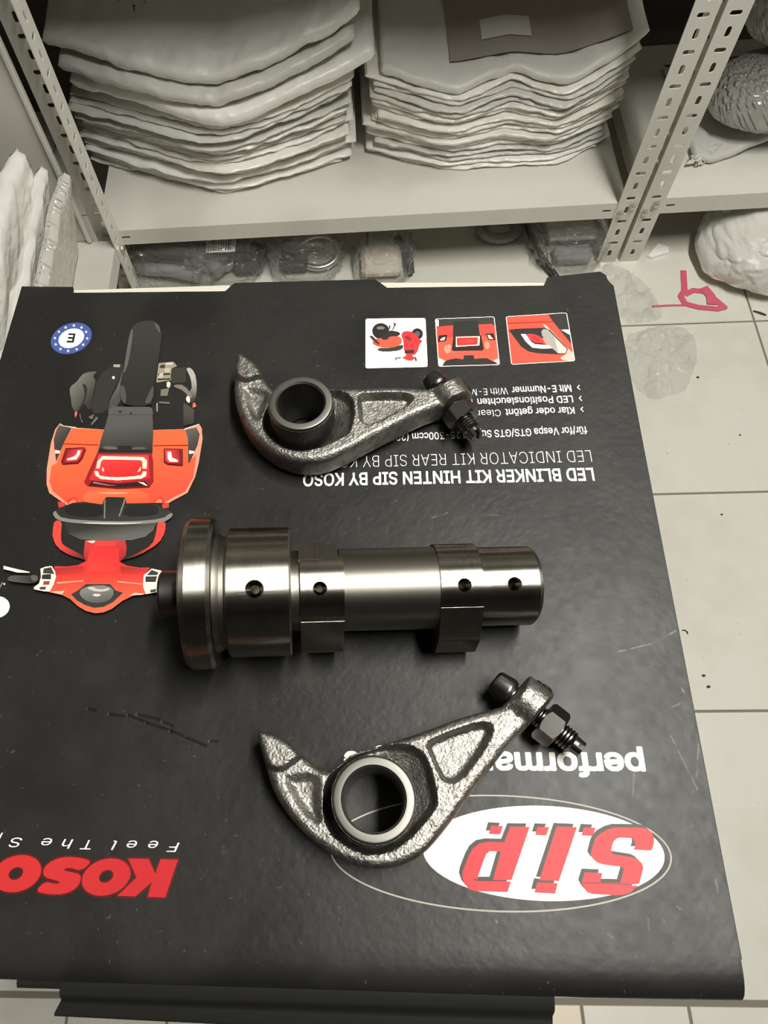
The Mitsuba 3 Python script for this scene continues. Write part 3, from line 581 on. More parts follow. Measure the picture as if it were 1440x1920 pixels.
P = Print(); place_text(P, 'LED BLINKER KIT HINTEN SIP BY KOSO', (1111.5, 877.8), (568.5, 889), 22.6, bold=1.3); P.done('bold_title', 'bold white title line, upside down')
P = Print(); place_text(P, 'LED INDICATOR KIT REAR SIP BY KOSO', (1106.5, 844), (600.5, 856.5), 22.0, thin=.024); P.done('light_title', 'thin white title line, upside down')
P = Print(); place_text(P, 'für/for Vespa GTS/GTS Super 125-300ccm (2023-)', (1099.5, 800), (762, 813), 13.0, bold=1.0, part='für/for Vespa GTS/GTS Super 125-300ccm (')
P.done('model_line', 'small bold white line of text, upside down')
P = Print()
for y0, bt, bx1, by1, rt_, rx0, rx1, ry0, ry1 in ((763.3, 'Klar oder getönt', 947, 767.5, 'Clear or tinted', 938, 820, 768, 772), (742, 'LED Positionsleuchten', 894.5, 748, 'LED position lights', 885, 775, 748.5, 751), (721.6, 'Mit E-Nummer', 958.5, 726, 'With E-Mark', 951, 858, 727, 731)):
    bx0 = {'K': 1076, 'L': 1073, 'M': 1070}[bt[0]]
    place_text(P, bt, (bx0, y0), (bx1, by1), 12.4, bold=1.0); place_text(P, rt_, (rx0, ry0), (rx1, ry1), 12.4, thin=.004)
for cx, cy in ((1084.6, 726.5), (1088, 747), (1091, 767.5)):
    P.add([(cx - 3.2, cy), (cx + .6, cy - 4.8), (cx + 2.6, cy - 4.0), (cx - .4, cy), (cx + 3.8, cy + 4.2), (cx + 2.0, cy + 5.0)], WHITE, layer=2)
P.done('feature_lines', 'three small white lines with arrow marks, upside down')
P = Print(); place_text(P, 'performa', (1206, 1413.5), (927, 1412), 41, bold=1.9); place_text(P, 'nce & style', (922, 1412), (644.5, 1411), 41, bold=1.9); P.done('slogan', 'heavy white slogan, upside down')

# oval emblem with three red letters
z1 = Z(780, 1480, 2.88); zp2, zp3 = Z(840, 1520, 6.545), Z(1040, 1520, 6.545)
th = np.linspace(0, 2 * np.pi, 120, endpoint=False)
P = Print()
o = [(939 + 319.5 * np.cos(t) + 28 * np.sin(t), 1600.5 + 110.5 * np.sin(t)) for t in th]
ring_ = Polygon(W(o)); P.add(ring_.difference(ring_.buffer(-.00042)), (165, 162, 150), world=True, layer=1)
P.add([(780 + (690 + 650 * np.cos(t) + 54 * np.sin(t)) / 2.88, 1480 + (346 + 258 * np.sin(t)) / 2.88) for t in th], (228, 227, 220), layer=2)
RED, SHD = (200, 42, 48), (62, 56, 49)
def shift(px, d): return [(x + d[0], y + d[1]) for x, y in px]
sh = (-5.9, -6.6)
Pl = zp2([(765, 195), (1000, 200), (728, 998), (320, 985), (250, 955), (200, 890), (172, 800), (185, 730), (250, 560), (300, 470), (380, 405), (480, 383), (690, 387)])
Ph = zp2([(510, 497), (650, 500), (548, 855), (366, 855), (366, 805), (440, 600), (470, 530)])
I1, I2 = z1([(760, 200), (868, 205), (770, 496), (665, 491)]), z1([(655, 500), (765, 508), (750, 562), (640, 557)])
D1, D2, D3 = zp2([(530, 185), (672, 190), (640, 290), (500, 285)]), zp2([(1100, 198), (1240, 203), (1205, 303), (1070, 298)]), zp3([(360, 205), (500, 212), (465, 310), (330, 303)])
Sl = zp3([(1190, 488), (1215, 400), (1217, 330), (1190, 270), (1140, 225), (1080, 208), (740, 205), (650, 230), (560, 280), (500, 340), (470, 420), (440, 540), (470, 590), (520, 635), (600, 660), (770, 682), (830, 690), (850, 720), (805, 885), (560, 880), (582, 765), (370, 755), (335, 870), (330, 890), (360, 950), (400, 1000), (460, 1022), (740, 1037), (840, 1035), (930, 1005), (1012, 925), (1040, 880), (1086, 700), (1070, 650), (1020, 600), (970, 575), (880, 560), (720, 535), (690, 505), (700, 440), (720, 380), (760, 340), (800, 330), (950, 335), (985, 380), (990, 430), (970, 478)])
oval = Polygon(W([(780 + (690 + 690 * np.cos(t) + 54 * np.sin(t)) / 2.88, 1480 + (346 + 268 * np.sin(t)) / 2.88) for t in th]))
Pg = Polygon(W(Pl)).difference(Polygon(W(Ph))); Sg = Polygon(W(Sl)).buffer(0)
for g in (Pg, Polygon(W(I1)), Polygon(W(I2)), Polygon(W(D1)), Polygon(W(D2)), Polygon(W(D3)), Sg):
    d = np.array(W([(939 + sh[0], 1600 + sh[1])])[0]) - np.array(W([(939, 1600)])[0])
    P.add(affinity.translate(g, *d).difference(g).intersection(oval), SHD, world=True, layer=3)
    P.add(g, RED, world=True, layer=4)
for a, b in (((320, 845), (720, 862)),): P.add(zp2([(318, 838), (400, 850), (722, 855), (722, 866), (400, 862), (318, 855)]), (60, 25, 28), layer=5)
P.add(zp2([(722, 852), (790, 850), (784, 872), (722, 870)]), WHITE, layer=5)
P.add(zp3([(338, 882), (600, 884), (945, 905), (945, 914), (600, 894), (338, 892)]), (80, 30, 32), layer=5)
P.add(zp3([(945, 905), (1030, 897), (1024, 917), (950, 919)]), WHITE, layer=5)
P.add(z1([(650, 491), (745, 493), (745, 505), (655, 503)]), (70, 60, 55), layer=5); P.add(z1([(745, 493), (775, 496), (770, 508), (745, 506)]), WHITE, layer=5)
P.done('oval_emblem', 'white oval emblem with red slanted letters inside a thin ring')

# red maker's lettering with a spaced slogan
z4 = Z(0, 1550, 4.0); KR, KD = (188, 38, 44), (92, 20, 20)
def oell(cx, cy, a, b, s, n=60): return [(cx + a * math.cos(t) - s * b * math.sin(t), cy + b * math.sin(t)) for t in np.linspace(0, 2 * math.pi, n, endpoint=False)]
Kp = [(1335, 248), (1240, 530), (1108, 527), (1140, 415), (1015, 523), (882, 518), (1025, 380), (961, 239), (1115, 241), (1165, 352), (1205, 244)]
O1, O1h = oell(797, 378, 178, 140, .28), oell(797, 372, 52, 48, .32)
O2, O2h = oell(128, 352, 178, 140, .28), oell(120, 351, 52, 48, .32)
Sk = chaikin([(690, 260), (620, 236), (540, 226), (470, 229), (400, 250), (345, 290), (320, 335), (335, 378), (400, 398), (447, 410), (445, 428), (400, 425), (335, 412), (270, 482), (330, 502), (430, 511), (520, 494), (585, 450), (610, 390), (600, 355), (545, 343), (487, 330), (480, 318), (520, 306), (610, 332)], 1)
P = Print(); P2 = []
for g in (Polygon(W(z4(Kp))), Polygon(W(z4(O1))).difference(Polygon(W(z4(O1h)))), Polygon(W(z4(Sk))).buffer(0), Polygon(W(z4(O2))).difference(Polygon(W(z4(O2h))))):
    P.add(g.buffer(.00045), KD, world=True, layer=1); P2.append(g)
for g in P2: P.add(g, KR, (196, 46, 48), (300, 1680), (100, 1610), world=True, layer=2)
P.done('red_lettering', 'large red slanted lettering, upside down')
P = Print()
for ch, xr, xl_, yb_ in (('F', 1348, 1255, 120), ('e', 1190, 1115, 108), ('e', 1032, 955, 106), ('l', 880, 843, 105), ('T', 690, 608, 101), ('h', 552, 470, 96), ('e', 396, 316, 88), ('S', 170, 76, 84), ('p', 20, -60, 66)):
    g = text_shape(ch, 0, 12); A = np.array(W(z4([(xr, yb_)]))[0]); B = np.array(W(z4([(xl_, yb_ - 2)]))[0])
    e = (B - A) / np.linalg.norm(B - A); nn = np.array([-e[1], e[0]]); x0, _, x1, _ = g.bounds
    capw = np.linalg.norm(np.array(W(z4([(xr, yb_)]))[0]) - np.array(W(z4([(xr, yb_ + 70)]))[0])); sx = np.linalg.norm(B - A) / (x1 - x0)
    P.add(affinity.affine_transform(g, [e[0] * sx, nn[0] * capw, e[1] * sx, nn[1] * capw, A[0] - e[0] * sx * x0, A[1] - e[1] * sx * x0]), WHITE, world=True, layer=2)
P.done('spaced_slogan', 'widely spaced slanted white slogan, upside down')

# round approval mark: blue ring of stars round a letter
zA = Z(80, 580, 4.5)
P = Print()
def shear_el(k, n=80): return zA([(242 + 168 * k * math.cos(t) - .315 * 133 * k * math.sin(t), 245 + 133 * k * math.sin(t)) for t in np.linspace(0, 2 * math.pi, n, endpoint=False)])
P.add(shear_el(1.0), (70, 88, 160), layer=1); P.add(shear_el(.625), WHITE, layer=2)
for x, y in ((264, 138), (328, 154), (367, 191), (376, 246), (342, 299), (287, 338), (215, 352), (151, 336), (111, 297), (104, 243), (138, 190), (195, 154)):
    P.add(zA([(x + (15 if i % 2 == 0 else 7) * math.sin(i * math.pi / 5), y + (15 if i % 2 == 0 else 7) * math.cos(i * math.pi / 5)) for i in range(10)]), (240, 225, 170), layer=2)
P.add(zA([(278, 205), (262, 283), (203, 280), (206, 265), (248, 268), (252, 250), (213, 248), (216, 234), (255, 236), (259, 219), (216, 217), (222, 204)]), (28, 28, 28), layer=3)
P.done('approval_mark', 'blue ring of stars round a white disc with the letter E')
P = Print(); P.add([(-6 + 24.3 * math.cos(t) - 2 * math.sin(t), 1138.5 + 20.5 * math.sin(t)) for t in th], WHITE, layer=1)
P.add([(0, 1099), (4, 1091), (6, 1092.5), (0, 1104)], (120, 120, 118), layer=1); P.add([(6, 1094), (9, 1093), (10.5, 1096), (7, 1097)], (215, 215, 210), layer=1); P.done('white_disc', 'white disc cut by the left edge of the picture')

# ---- picture of a red scooter seen from behind, upside down
zB, zC = Z(80, 780, 4.5), Z(0, 920, 4.0)
P = Print(); OR, OR2, RD = (250, 100, 60), (244, 78, 58), (236, 52, 48)
# side cowls and engine, greys on black
P.add(zA([(470, 520), (350, 535), (310, 580), (290, 610), (235, 650), (226, 690), (240, 760), (245, 820), (275, 870), (320, 840), (345, 780), (400, 870), (430, 690), (450, 600), (420, 560)]), (118, 115, 108), (52, 51, 48), (130, 720), (178, 740), smooth=1)
P.add(zA([(330, 620), (380, 650), (370, 740), (335, 830), (300, 850), (350, 760), (355, 690)]), (44, 43, 41), smooth=1)
P.add(zA([(470, 560), (600, 470), (660, 460), (690, 470), (640, 600), (560, 760), (540, 870), (400, 880), (430, 720)]), (48, 48, 45), smooth=1)
P.add(zA([(597, 466), (655, 466), (652, 490), (600, 488)]), (165, 160, 148)); P.add(zA([(598, 562), (612, 570), (606, 592), (588, 588), (585, 572)]), (225, 220, 210), smooth=1)
P.add(zA([(690, 470), (640, 640), (570, 760), (545, 870), (580, 880), (640, 800), (700, 700)]), (112, 109, 103), (70, 69, 66), (215, 700), (235, 745), smooth=1)
P.add(zA([(980, 455), (1105, 445), (1135, 480), (1090, 500), (1080, 560), (1085, 600), (960, 620), (965, 560)]), (150, 142, 125), smooth=0)
for a in ([(1000, 470), (1035, 472), (1030, 500), (985, 495)], [(975, 545), (1075, 540), (1075, 556), (972, 560)], [(975, 588), (1080, 583), (1080, 597), (970, 602)], [(1095, 500), (1210, 490), (1210, 620), (1090, 630), (1080, 560)]): P.add(zA(a), (56, 54, 50))
P.add(zA([(985, 545), (1020, 535), (1015, 580), (980, 580)]), (190, 182, 165)); P.add(zA([(1030, 500), (1080, 500), (1075, 535), (1030, 535)]), (182, 174, 158)); P.add(zA([(1040, 455), (1098, 448), (1098, 470), (1042, 474)]), (196, 190, 176))
P.add(zA([(1210, 500), (1250, 495), (1285, 540), (1302, 620), (1300, 720), (1280, 780), (1255, 800), (1205, 700), (1260, 690), (1255, 600), (1230, 540)]), (172, 168, 158), (60, 58, 55), (362, 710), (345, 745), smooth=1)
P.add(zA([(1110, 640), (1195, 640), (1270, 740), (1245, 760), (1190, 690), (1110, 660)]), (120, 114, 102), smooth=1); P.add(zA([(1000, 680), (1070, 670), (1055, 735), (995, 735)]), (118, 112, 100)); P.add(zA([(1050, 610), (1085, 620), (1075, 670), (1045, 660)]), (205, 198, 184), smooth=1)
P.add(zA([(985, 780), (1075, 785), (1075, 805), (985, 800)]), (96, 92, 84)); P.add(zA([(962, 800), (972, 790), (972, 868), (964, 870)]), (170, 166, 156)); P.add(zA([(1215, 740), (1240, 735), (1248, 780), (1235, 800), (1210, 770)]), (228, 222, 210), smooth=1)
P.add(zA([(1190, 790), (1280, 850), (1275, 970), (1190, 990)]), (72, 69, 64), (44, 43, 41), (355, 775), (345, 800)); P.add(zA([(1268, 800), (1285, 790), (1300, 825), (1268, 838)]), (236, 110, 90)); P.add(zA([(276, 870), (294, 868), (296, 890), (280, 922), (274, 900)]), (238, 110, 95))
for a in ([(395, 910), (440, 890), (425, 935), (395, 925)], [(455, 910), (475, 925), (420, 985), (410, 975)], [(320, 880), (330, 930), (345, 960), (335, 965), (315, 900)]): P.add(zA(a), (100, 98, 92))
# orange tail
tail = zB([(150, 68), (180, 88), (290, 105), (525, 122), (932, 125), (1200, 117), (1280, 95), (1322, 72), (1345, 110), (1352, 200), (1320, 400), (1290, 520), (1225, 655), (1130, 705), (1005, 775), (940, 760), (860, 755), (780, 772), (720, 762), (640, 770), (520, 768), (420, 765), (330, 748), (215, 765), (60, 655), (38, 580), (40, 450), (75, 230), (110, 120)])
P.add(tail, (252, 150, 122)); 
P.add(zB([(255, 112), (525, 125), (932, 128), (1203, 120), (1225, 200), (1232, 400), (1300, 330), (1275, 520), (1205, 645), (1110, 690), (1000, 755), (720, 765), (520, 765), (330, 740), (230, 755), (90, 640), (62, 560), (80, 430), (125, 400), (190, 220)]), OR, OR2, (230, 850), (230, 945), smooth=0)
P.add(zB([(340, 640), (600, 622), (880, 632), (925, 745), (720, 765), (520, 765), (360, 745)]), (240, 78, 52), (250, 104, 66), (230, 955), (230, 925), smooth=1)
P.add(zB([(440, 655), (600, 645), (760, 655), (600, 668)]), (255, 150, 120), smooth=1)
for a in ([(200, 715), (280, 680), (310, 740), (225, 760)], [(930, 740), (985, 680), (1045, 715), (1000, 770)]): P.add(zB(a), (226, 62, 44), smooth=1)
for a in ([(225, 735), (270, 705), (295, 738), (230, 755)], [(945, 745), (985, 700), (1020, 725), (985, 765)]): P.add(zB(a), (252, 128, 92), smooth=1)
P.add(zB([(125, 120), (150, 85), (250, 112), (190, 225), (120, 395), (112, 320), (150, 320), (155, 300), (105, 290), (100, 200)]), (92, 84, 80), (60, 56, 54), (105, 805), (125, 820))
P.add(zB([(1205, 125), (1300, 105), (1328, 160), (1310, 250), (1245, 400), (1232, 405), (1228, 200)]), (98, 92, 88), (66, 60, 58), (355, 808), (370, 830))
P.add(zB([(110, 303), (150, 300), (152, 325), (112, 325)]), (225, 215, 205)); P.add(zB([(1238, 298), (1285, 305), (1280, 325), (1240, 330)]), (225, 215, 205)); P.add(zB([(150, 68), (182, 90), (292, 104), (292, 112), (175, 95)]), (250, 215, 200)); P.add(zB([(1200, 116), (1322, 76), (1322, 84), (1205, 126)]), (250, 215, 200))
P.add(zB([(180, 240), (475, 250), (475, 256), (180, 246)]), (180, 40, 25)); P.add(zB([(940, 255), (1228, 252), (1228, 259), (940, 262)]), (180, 40, 25))
# black tail hump, seat
P.add(zB([(560, 0), (932, 0), (938, 130), (930, 325), (470, 325), (500, 200), (530, 110)]), (84, 82, 80), (48, 47, 46), (228, 800), (228, 850))
P.add(zB([(490, 285), (640, 285), (640, 262), (760, 262), (760, 290), (925, 300), (930, 328), (465, 325)]), (34, 33, 32)); P.add(zB([(515, 268), (560, 262), (640, 275), (640, 294), (520, 292)]), (96, 93, 90), smooth=1); P.add(zB([(760, 275), (860, 270), (890, 290), (755, 296)]), (88, 85, 82), smooth=1)
P.add(zA([(740, 190), (790, 130), (880, 105), (960, 112), (1005, 180), (1008, 260), (985, 420), (955, 600), (930, 760), (920, 830), (700, 825), (660, 760), (650, 690), (690, 500)]), (54, 54, 51), (40, 40, 38), (250, 620), (250, 740), smooth=1)
P.add(zA([(742, 200), (775, 170), (730, 470), (690, 560), (690, 520)]), (92, 92, 88), smooth=1); P.add(zA([(940, 120), (990, 150), (1000, 220), (975, 190)]), (86, 86, 82), smooth=1)
P.add(zA([(655, 650), (700, 660), (715, 780), (690, 815), (655, 730)]), (76, 75, 72), smooth=1); P.add(zA([(945, 640), (935, 790), (860, 815), (900, 720)]), (78, 76, 73), smooth=1)
P.add(zA([(595, 830), (700, 835), (905, 835), (930, 850), (940, 900), (560, 900), (570, 860)]), (86, 84, 81)); P.add(zA([(640, 868), (672, 865), (680, 885), (650, 888)]), (52, 51, 49), smooth=1); P.add(zA([(742, 884), (760, 884), (760, 900), (744, 900)]), (30, 30, 30), smooth=1)
# tail lamp and indicators
P.add(zB([(470, 322), (925, 325), (940, 400), (942, 560), (905, 612), (640, 622), (390, 600), (358, 570), (410, 450)]), (150, 30, 36), smooth=0)
P.add(zB([(430, 560), (640, 585), (870, 562), (905, 605), (640, 618), (395, 598)]), (52, 18, 20)); P.add(zB([(440, 565), (560, 590), (640, 600), (560, 600), (430, 580)]), (150, 110, 105)); P.add(zB([(810, 568), (860, 572), (895, 602), (870, 598)]), (235, 225, 215))
P.add(zB([(480, 340), (900, 342), (912, 540), (640, 575), (400, 550), (450, 450)]), (205, 40, 44), (232, 66, 60), (230, 900), (230, 860))
P.add(zB([(510, 352), (860, 360), (888, 390), (885, 460), (850, 455), (848, 395), (830, 385), (520, 380), (500, 400), (490, 455), (462, 455), (470, 400)]), (250, 236, 205)); P.add(zB([(445, 480), (475, 478), (490, 515), (540, 525), (640, 530), (780, 522), (840, 510), (855, 480), (885, 482), (880, 520), (840, 542), (640, 556), (500, 545), (455, 515)]), (250, 236, 205))
P.add(zB([(520, 395), (840, 395), (845, 440), (800, 505), (560, 505), (505, 440)]), (240, 58, 58), (226, 40, 44), (230, 868), (230, 890), smooth=1); P.add(zB([(515, 440), (530, 470), (522, 490), (508, 465)]), (250, 190, 170)); P.add(zB([(840, 440), (832, 480), (805, 488), (825, 455)]), (250, 190, 170))
P.add(zB([(205, 285), (360, 278), (375, 295), (345, 370), (310, 410), (180, 420), (165, 400)]), (120, 26, 32)); P.add(zB([(225, 300), (355, 290), (330, 360), (300, 395), (195, 405)]), (228, 66, 62), (150, 34, 40), (150, 858), (128, 850))
P.add(zB([(310, 305), (332, 308), (320, 345), (295, 380), (220, 390), (215, 375), (270, 358), (295, 340)]), (252, 244, 225), smooth=0)
P.add(zB([(1030, 290), (1190, 292), (1192, 425), (1170, 430), (1060, 420), (1030, 400)]), (120, 26, 32)); P.add(zB([(1040, 300), (1160, 298), (1165, 410), (1070, 410), (1045, 390)]), (228, 66, 62), (140, 32, 40), (315, 858), (340, 850))
P.add(zB([(1060, 320), (1090, 315), (1100, 365), (1150, 388), (1145, 405), (1080, 400), (1062, 375)]), (252, 244, 225))
# rear hugger, wheel and guard in black
P.add(zC([(440, 100), (500, 120), (1140, 105), (1280, 105), (1260, 230), (1240, 330), (1180, 420), (1030, 500), (910, 540), (640, 535), (480, 450), (410, 360), (420, 240)]), (34, 34, 32))
for a in ([(420, 235), (478, 240), (468, 330), (470, 400), (500, 430), (640, 500), (650, 530), (540, 500), (440, 440), (405, 360), (408, 300)], [(1190, 240), (1250, 240), (1248, 320), (1200, 410), (1040, 505), (930, 530), (1020, 490), (1150, 420), (1180, 330)]):
    P.add(zC(a), (240, 70, 62), (92, 40, 38), (120, 1010) if a[0][0] < 800 else (300, 1010), (160, 1045) if a[0][0] < 800 else (250, 1045), smooth=1)
for a in ([(455, 170), (490, 150), (500, 205), (480, 215)], [(1205, 175), (1245, 175), (1235, 205), (1205, 215)], [(445, 95), (500, 105), (500, 130), (455, 150)], [(1225, 110), (1275, 105), (1275, 140), (1225, 150)]): P.add(zC(a), (206, 60, 58))
P.add(zC([(405, 185), (450, 145), (560, 105), (640, 98), (780, 118), (790, 80), (810, 62), (945, 64), (958, 100), (950, 128), (1130, 108), (1180, 118), (1300, 175), (1305, 200), (1240, 245), (1000, 262), (700, 258), (520, 245), (430, 220)]), (38, 38, 36), (52, 52, 49), (200, 950), (200, 985))
P.add(zC([(405, 185), (430, 160), (440, 185), (480, 222), (700, 240), (1000, 245), (1230, 225), (1285, 180), (1308, 190), (1285, 225), (1230, 250), (1000, 270), (700, 266), (500, 250), (430, 225)]), (128, 126, 120), smooth=1); P.add(zC([(600, 252), (1000, 255), (1100, 250), (1000, 264), (700, 262)]), (206, 204, 196), smooth=1)
P.add(zC([(490, 150), (560, 110), (720, 115), (780, 122), (785, 210), (620, 215), (520, 200)]), (28, 28, 27), smooth=1); P.add(zC([(950, 130), (1130, 112), (1200, 140), (1200, 200), (930, 215)]), (30, 30, 29), smooth=1)
P.add(zC([(793, 80), (802, 80), (800, 225), (790, 220)]), (122, 120, 116)); P.add(zC([(945, 68), (952, 90), (910, 210), (900, 205)]), (118, 116, 112))
P.add(zC([(495, 255), (700, 272), (1000, 275), (1185, 255), (1160, 310), (1100, 360), (1000, 385), (800, 395), (620, 380), (530, 340)]), (46, 46, 43), (98, 96, 92), (200, 990), (200, 1014), smooth=0)
# column, handlebar in red, chrome ends
P.add(zC([(650, 388), (950, 388), (962, 440), (955, 500), (900, 560), (660, 560), (640, 490)]), (200, 56, 56), (150, 40, 42), (200, 1020), (200, 1060)); P.add(zC([(660, 392), (720, 388), (740, 400), (700, 408)]), (240, 225, 210)); P.add(zC([(720, 395), (880, 395), (880, 430), (720, 432)]), (226, 62, 60))
P.add(zC([(690, 435), (905, 440), (905, 600), (890, 720), (650, 720), (655, 600)]), (238, 66, 60), (226, 50, 48), (180, 1080), (205, 1040))
P.add(zC([(420, 580), (520, 582), (600, 572), (660, 540), (670, 620), (890, 620), (905, 545), (960, 575), (1050, 590), (1140, 590), (1090, 650), (1085, 720), (1100, 790), (1010, 800), (930, 840), (850, 900), (790, 925), (730, 932), (660, 915), (600, 880), (540, 825), (480, 795), (385, 775), (420, 720), (435, 640)]), (222, 52, 48), (250, 104, 72), (190, 1075), (180, 1140))
P.add(zC([(400, 600), (520, 590), (640, 580), (640, 640), (440, 650)]), (165, 46, 46), (216, 54, 50), (150, 1065), (150, 1082)); P.add(zC([(915, 580), (1050, 595), (1130, 598), (1095, 650), (920, 640)]), (165, 46, 46), (216, 54, 50), (260, 1068), (260, 1082))
P.add(zC([(440, 700), (640, 685), (640, 695), (445, 712)]), (252, 150, 122)); P.add(zC([(890, 690), (1080, 710), (1080, 718), (890, 700)]), (252, 150, 122)); P.add(zC([(390, 770), (500, 765), (480, 792)]), (250, 190, 170)); P.add(zC([(985, 800), (1020, 780), (1095, 785), (1080, 795)]), (250, 190, 170))
P.add(zC([(548, 790), (600, 762), (660, 715), (840, 715), (880, 762), (935, 780), (860, 850), (790, 885), (720, 892), (650, 870), (590, 835)]), (52, 52, 50), smooth=0); P.add(zC([(600, 770), (680, 725), (830, 725), (875, 770), (840, 840), (720, 860), (640, 830)]), (128, 127, 122), (84, 83, 80), (185, 1105), (185, 1135), smooth=1)
P.add(zC([(660, 745), (700, 730), (760, 758), (840, 740), (830, 765), (740, 775)]), (190, 188, 182), smooth=1); P.add(zC([(700, 795), (740, 785), (780, 795), (740, 812)]), (205, 203, 196), smooth=1)
P.add(zC([(320, 600), (360, 585), (405, 580), (430, 620), (438, 660), (420, 720), (390, 772), (350, 770), (275, 755), (270, 740), (310, 710), (325, 660)]), (226, 222, 212)); P.add(zC([(345, 600), (400, 590), (425, 640), (340, 635)]), (62, 58, 54)); P.add(zC([(335, 645), (400, 640), (400, 680), (330, 678)]), (50, 46, 44)); P.add(zC([(345, 695), (390, 692), (388, 720), (342, 722)]), (160, 60, 64)); P.add(zC([(315, 738), (362, 735), (360, 758), (318, 756)]), (70, 66, 62))
P.add(zC([(1090, 650), (1150, 600), (1220, 615), (1240, 650), (1210, 680), (1225, 760), (1228, 770), (1105, 792), (1085, 730)]), (226, 222, 212)); P.add(zC([(1115, 650), (1150, 610), (1200, 630), (1190, 650)]), (60, 56, 52)); P.add(zC([(1105, 660), (1190, 658), (1180, 700), (1105, 700)]), (58, 54, 50)); P.add(zC([(1140, 760), (1185, 752), (1180, 778), (1140, 780)]), (78, 74, 70)); P.add(zC([(1200, 680), (1225, 675), (1225, 740), (1205, 740)]), (90, 86, 82))
P.add(zC([(90, 655), (150, 650), (240, 655), (300, 650), (312, 690), (270, 715), (150, 705), (70, 690)]), (46, 46, 44), (82, 81, 78), (60, 1075), (30, 1090), smooth=1); P.add(zC([(48, 580), (150, 605), (240, 625), (245, 633), (150, 632), (110, 620), (48, 605)]), (232, 228, 216)); P.add(zC([(245, 650), (300, 650), (305, 690), (265, 700)]), (92, 90, 86), smooth=1)
P.add(zC([(1225, 650), (1300, 620), (1320, 660), (1310, 760), (1235, 770)]), (34, 34, 32))
P.done('scooter_picture', 'printed picture of a red scooter from behind, upside down')

# ---- three small square pictures
def rounded(px, r): return Polygon(W(px)).buffer(-r).buffer(r, 6)
zT, zU = Z(670, 570, 5.143), Z(800, 570, 4.8)
P = Print(); P.add(rounded(zT([(78, 141), (658, 134), (680, 608), (77, 622)]), .0009), WHITE, world=True, layer=1)
def seq(P, items, z):
    for k, it in enumerate(items): P.add(z(it[0]), it[1], smooth=it[2] if len(it) > 2 else 0, layer=2 + .2 * k)
def el(cx, cy, a, b, n=28): return [(cx + a * math.cos(t), cy + b * math.sin(t)) for t in np.linspace(0, 2 * math.pi, n, endpoint=False)]
seq(P, [(el(226, 262, 82, 76), (38, 36, 34)), (el(578, 290, 54, 54), (40, 38, 36)), (el(578, 290, 26, 26), (96, 92, 88)), ([(210, 330), (300, 250), (420, 275), (400, 310), (300, 345), (230, 350)], (46, 42, 40), 1),
        (el(225, 232, 40, 16), (120, 116, 112)), ([(345, 180), (378, 192), (365, 210), (345, 250), (335, 250), (355, 205)], (70, 66, 62)), ([(300, 210), (318, 208), (318, 240), (305, 245)], (80, 76, 72)),
        ([(150, 360), (190, 330), (235, 330), (250, 350), (300, 340), (305, 315), (400, 310), (430, 340), (425, 390), (360, 420), (240, 425), (190, 405)], (246, 92, 70), 1), ([(115, 312), (145, 308), (215, 380), (210, 395), (160, 365)], (66, 52, 48)), ([(140, 360), (215, 395), (195, 410), (155, 390)], (240, 70, 56)),
        ([(190, 425), (330, 425), (425, 395), (445, 402), (430, 440), (360, 458), (210, 462)], (60, 56, 52), 1), ([(430, 280), (460, 262), (540, 270), (600, 340), (630, 360), (600, 385), (575, 480), (520, 500), (450, 470), (445, 360), (425, 310)], (224, 56, 58), 1), ([(440, 310), (500, 310), (530, 345), (500, 365)], (150, 40, 44), 1),
        ([(455, 450), (545, 442), (548, 475), (460, 482)], (64, 40, 40)), ([(470, 480), (520, 478), (545, 520), (540, 545), (490, 550), (420, 515), (465, 510)], (216, 60, 60), 1), ([(365, 520), (420, 512), (420, 525), (380, 528), (375, 560), (362, 560)], (110, 104, 100)), ([(525, 515), (565, 515), (575, 545), (565, 560), (550, 530)], (80, 76, 72)), (el(370, 550, 14, 10), (205, 203, 198))], zT)
P.done('thumbnail_picture', 'small white picture of a whole red scooter')
P = Print(); Bq = zU([(74, 132), (610, 112), (660, 550), (105, 566)]); P.add(rounded(Bq, .0009), (236, 232, 222), world=True, layer=1)
inner = rounded(Bq, .0009).buffer(-.00035); P.add(inner, (236, 110, 84), world=True, layer=1.2)
def clip_seq(P, items, z, g):
    for k, it in enumerate(items):
        q = chaikin(z(it[0]), it[2]) if len(it) > 2 and it[2] else z(it[0]); P.add(Polygon(W(q)).buffer(0).intersection(g), it[1], world=True, layer=2 + .2 * k)
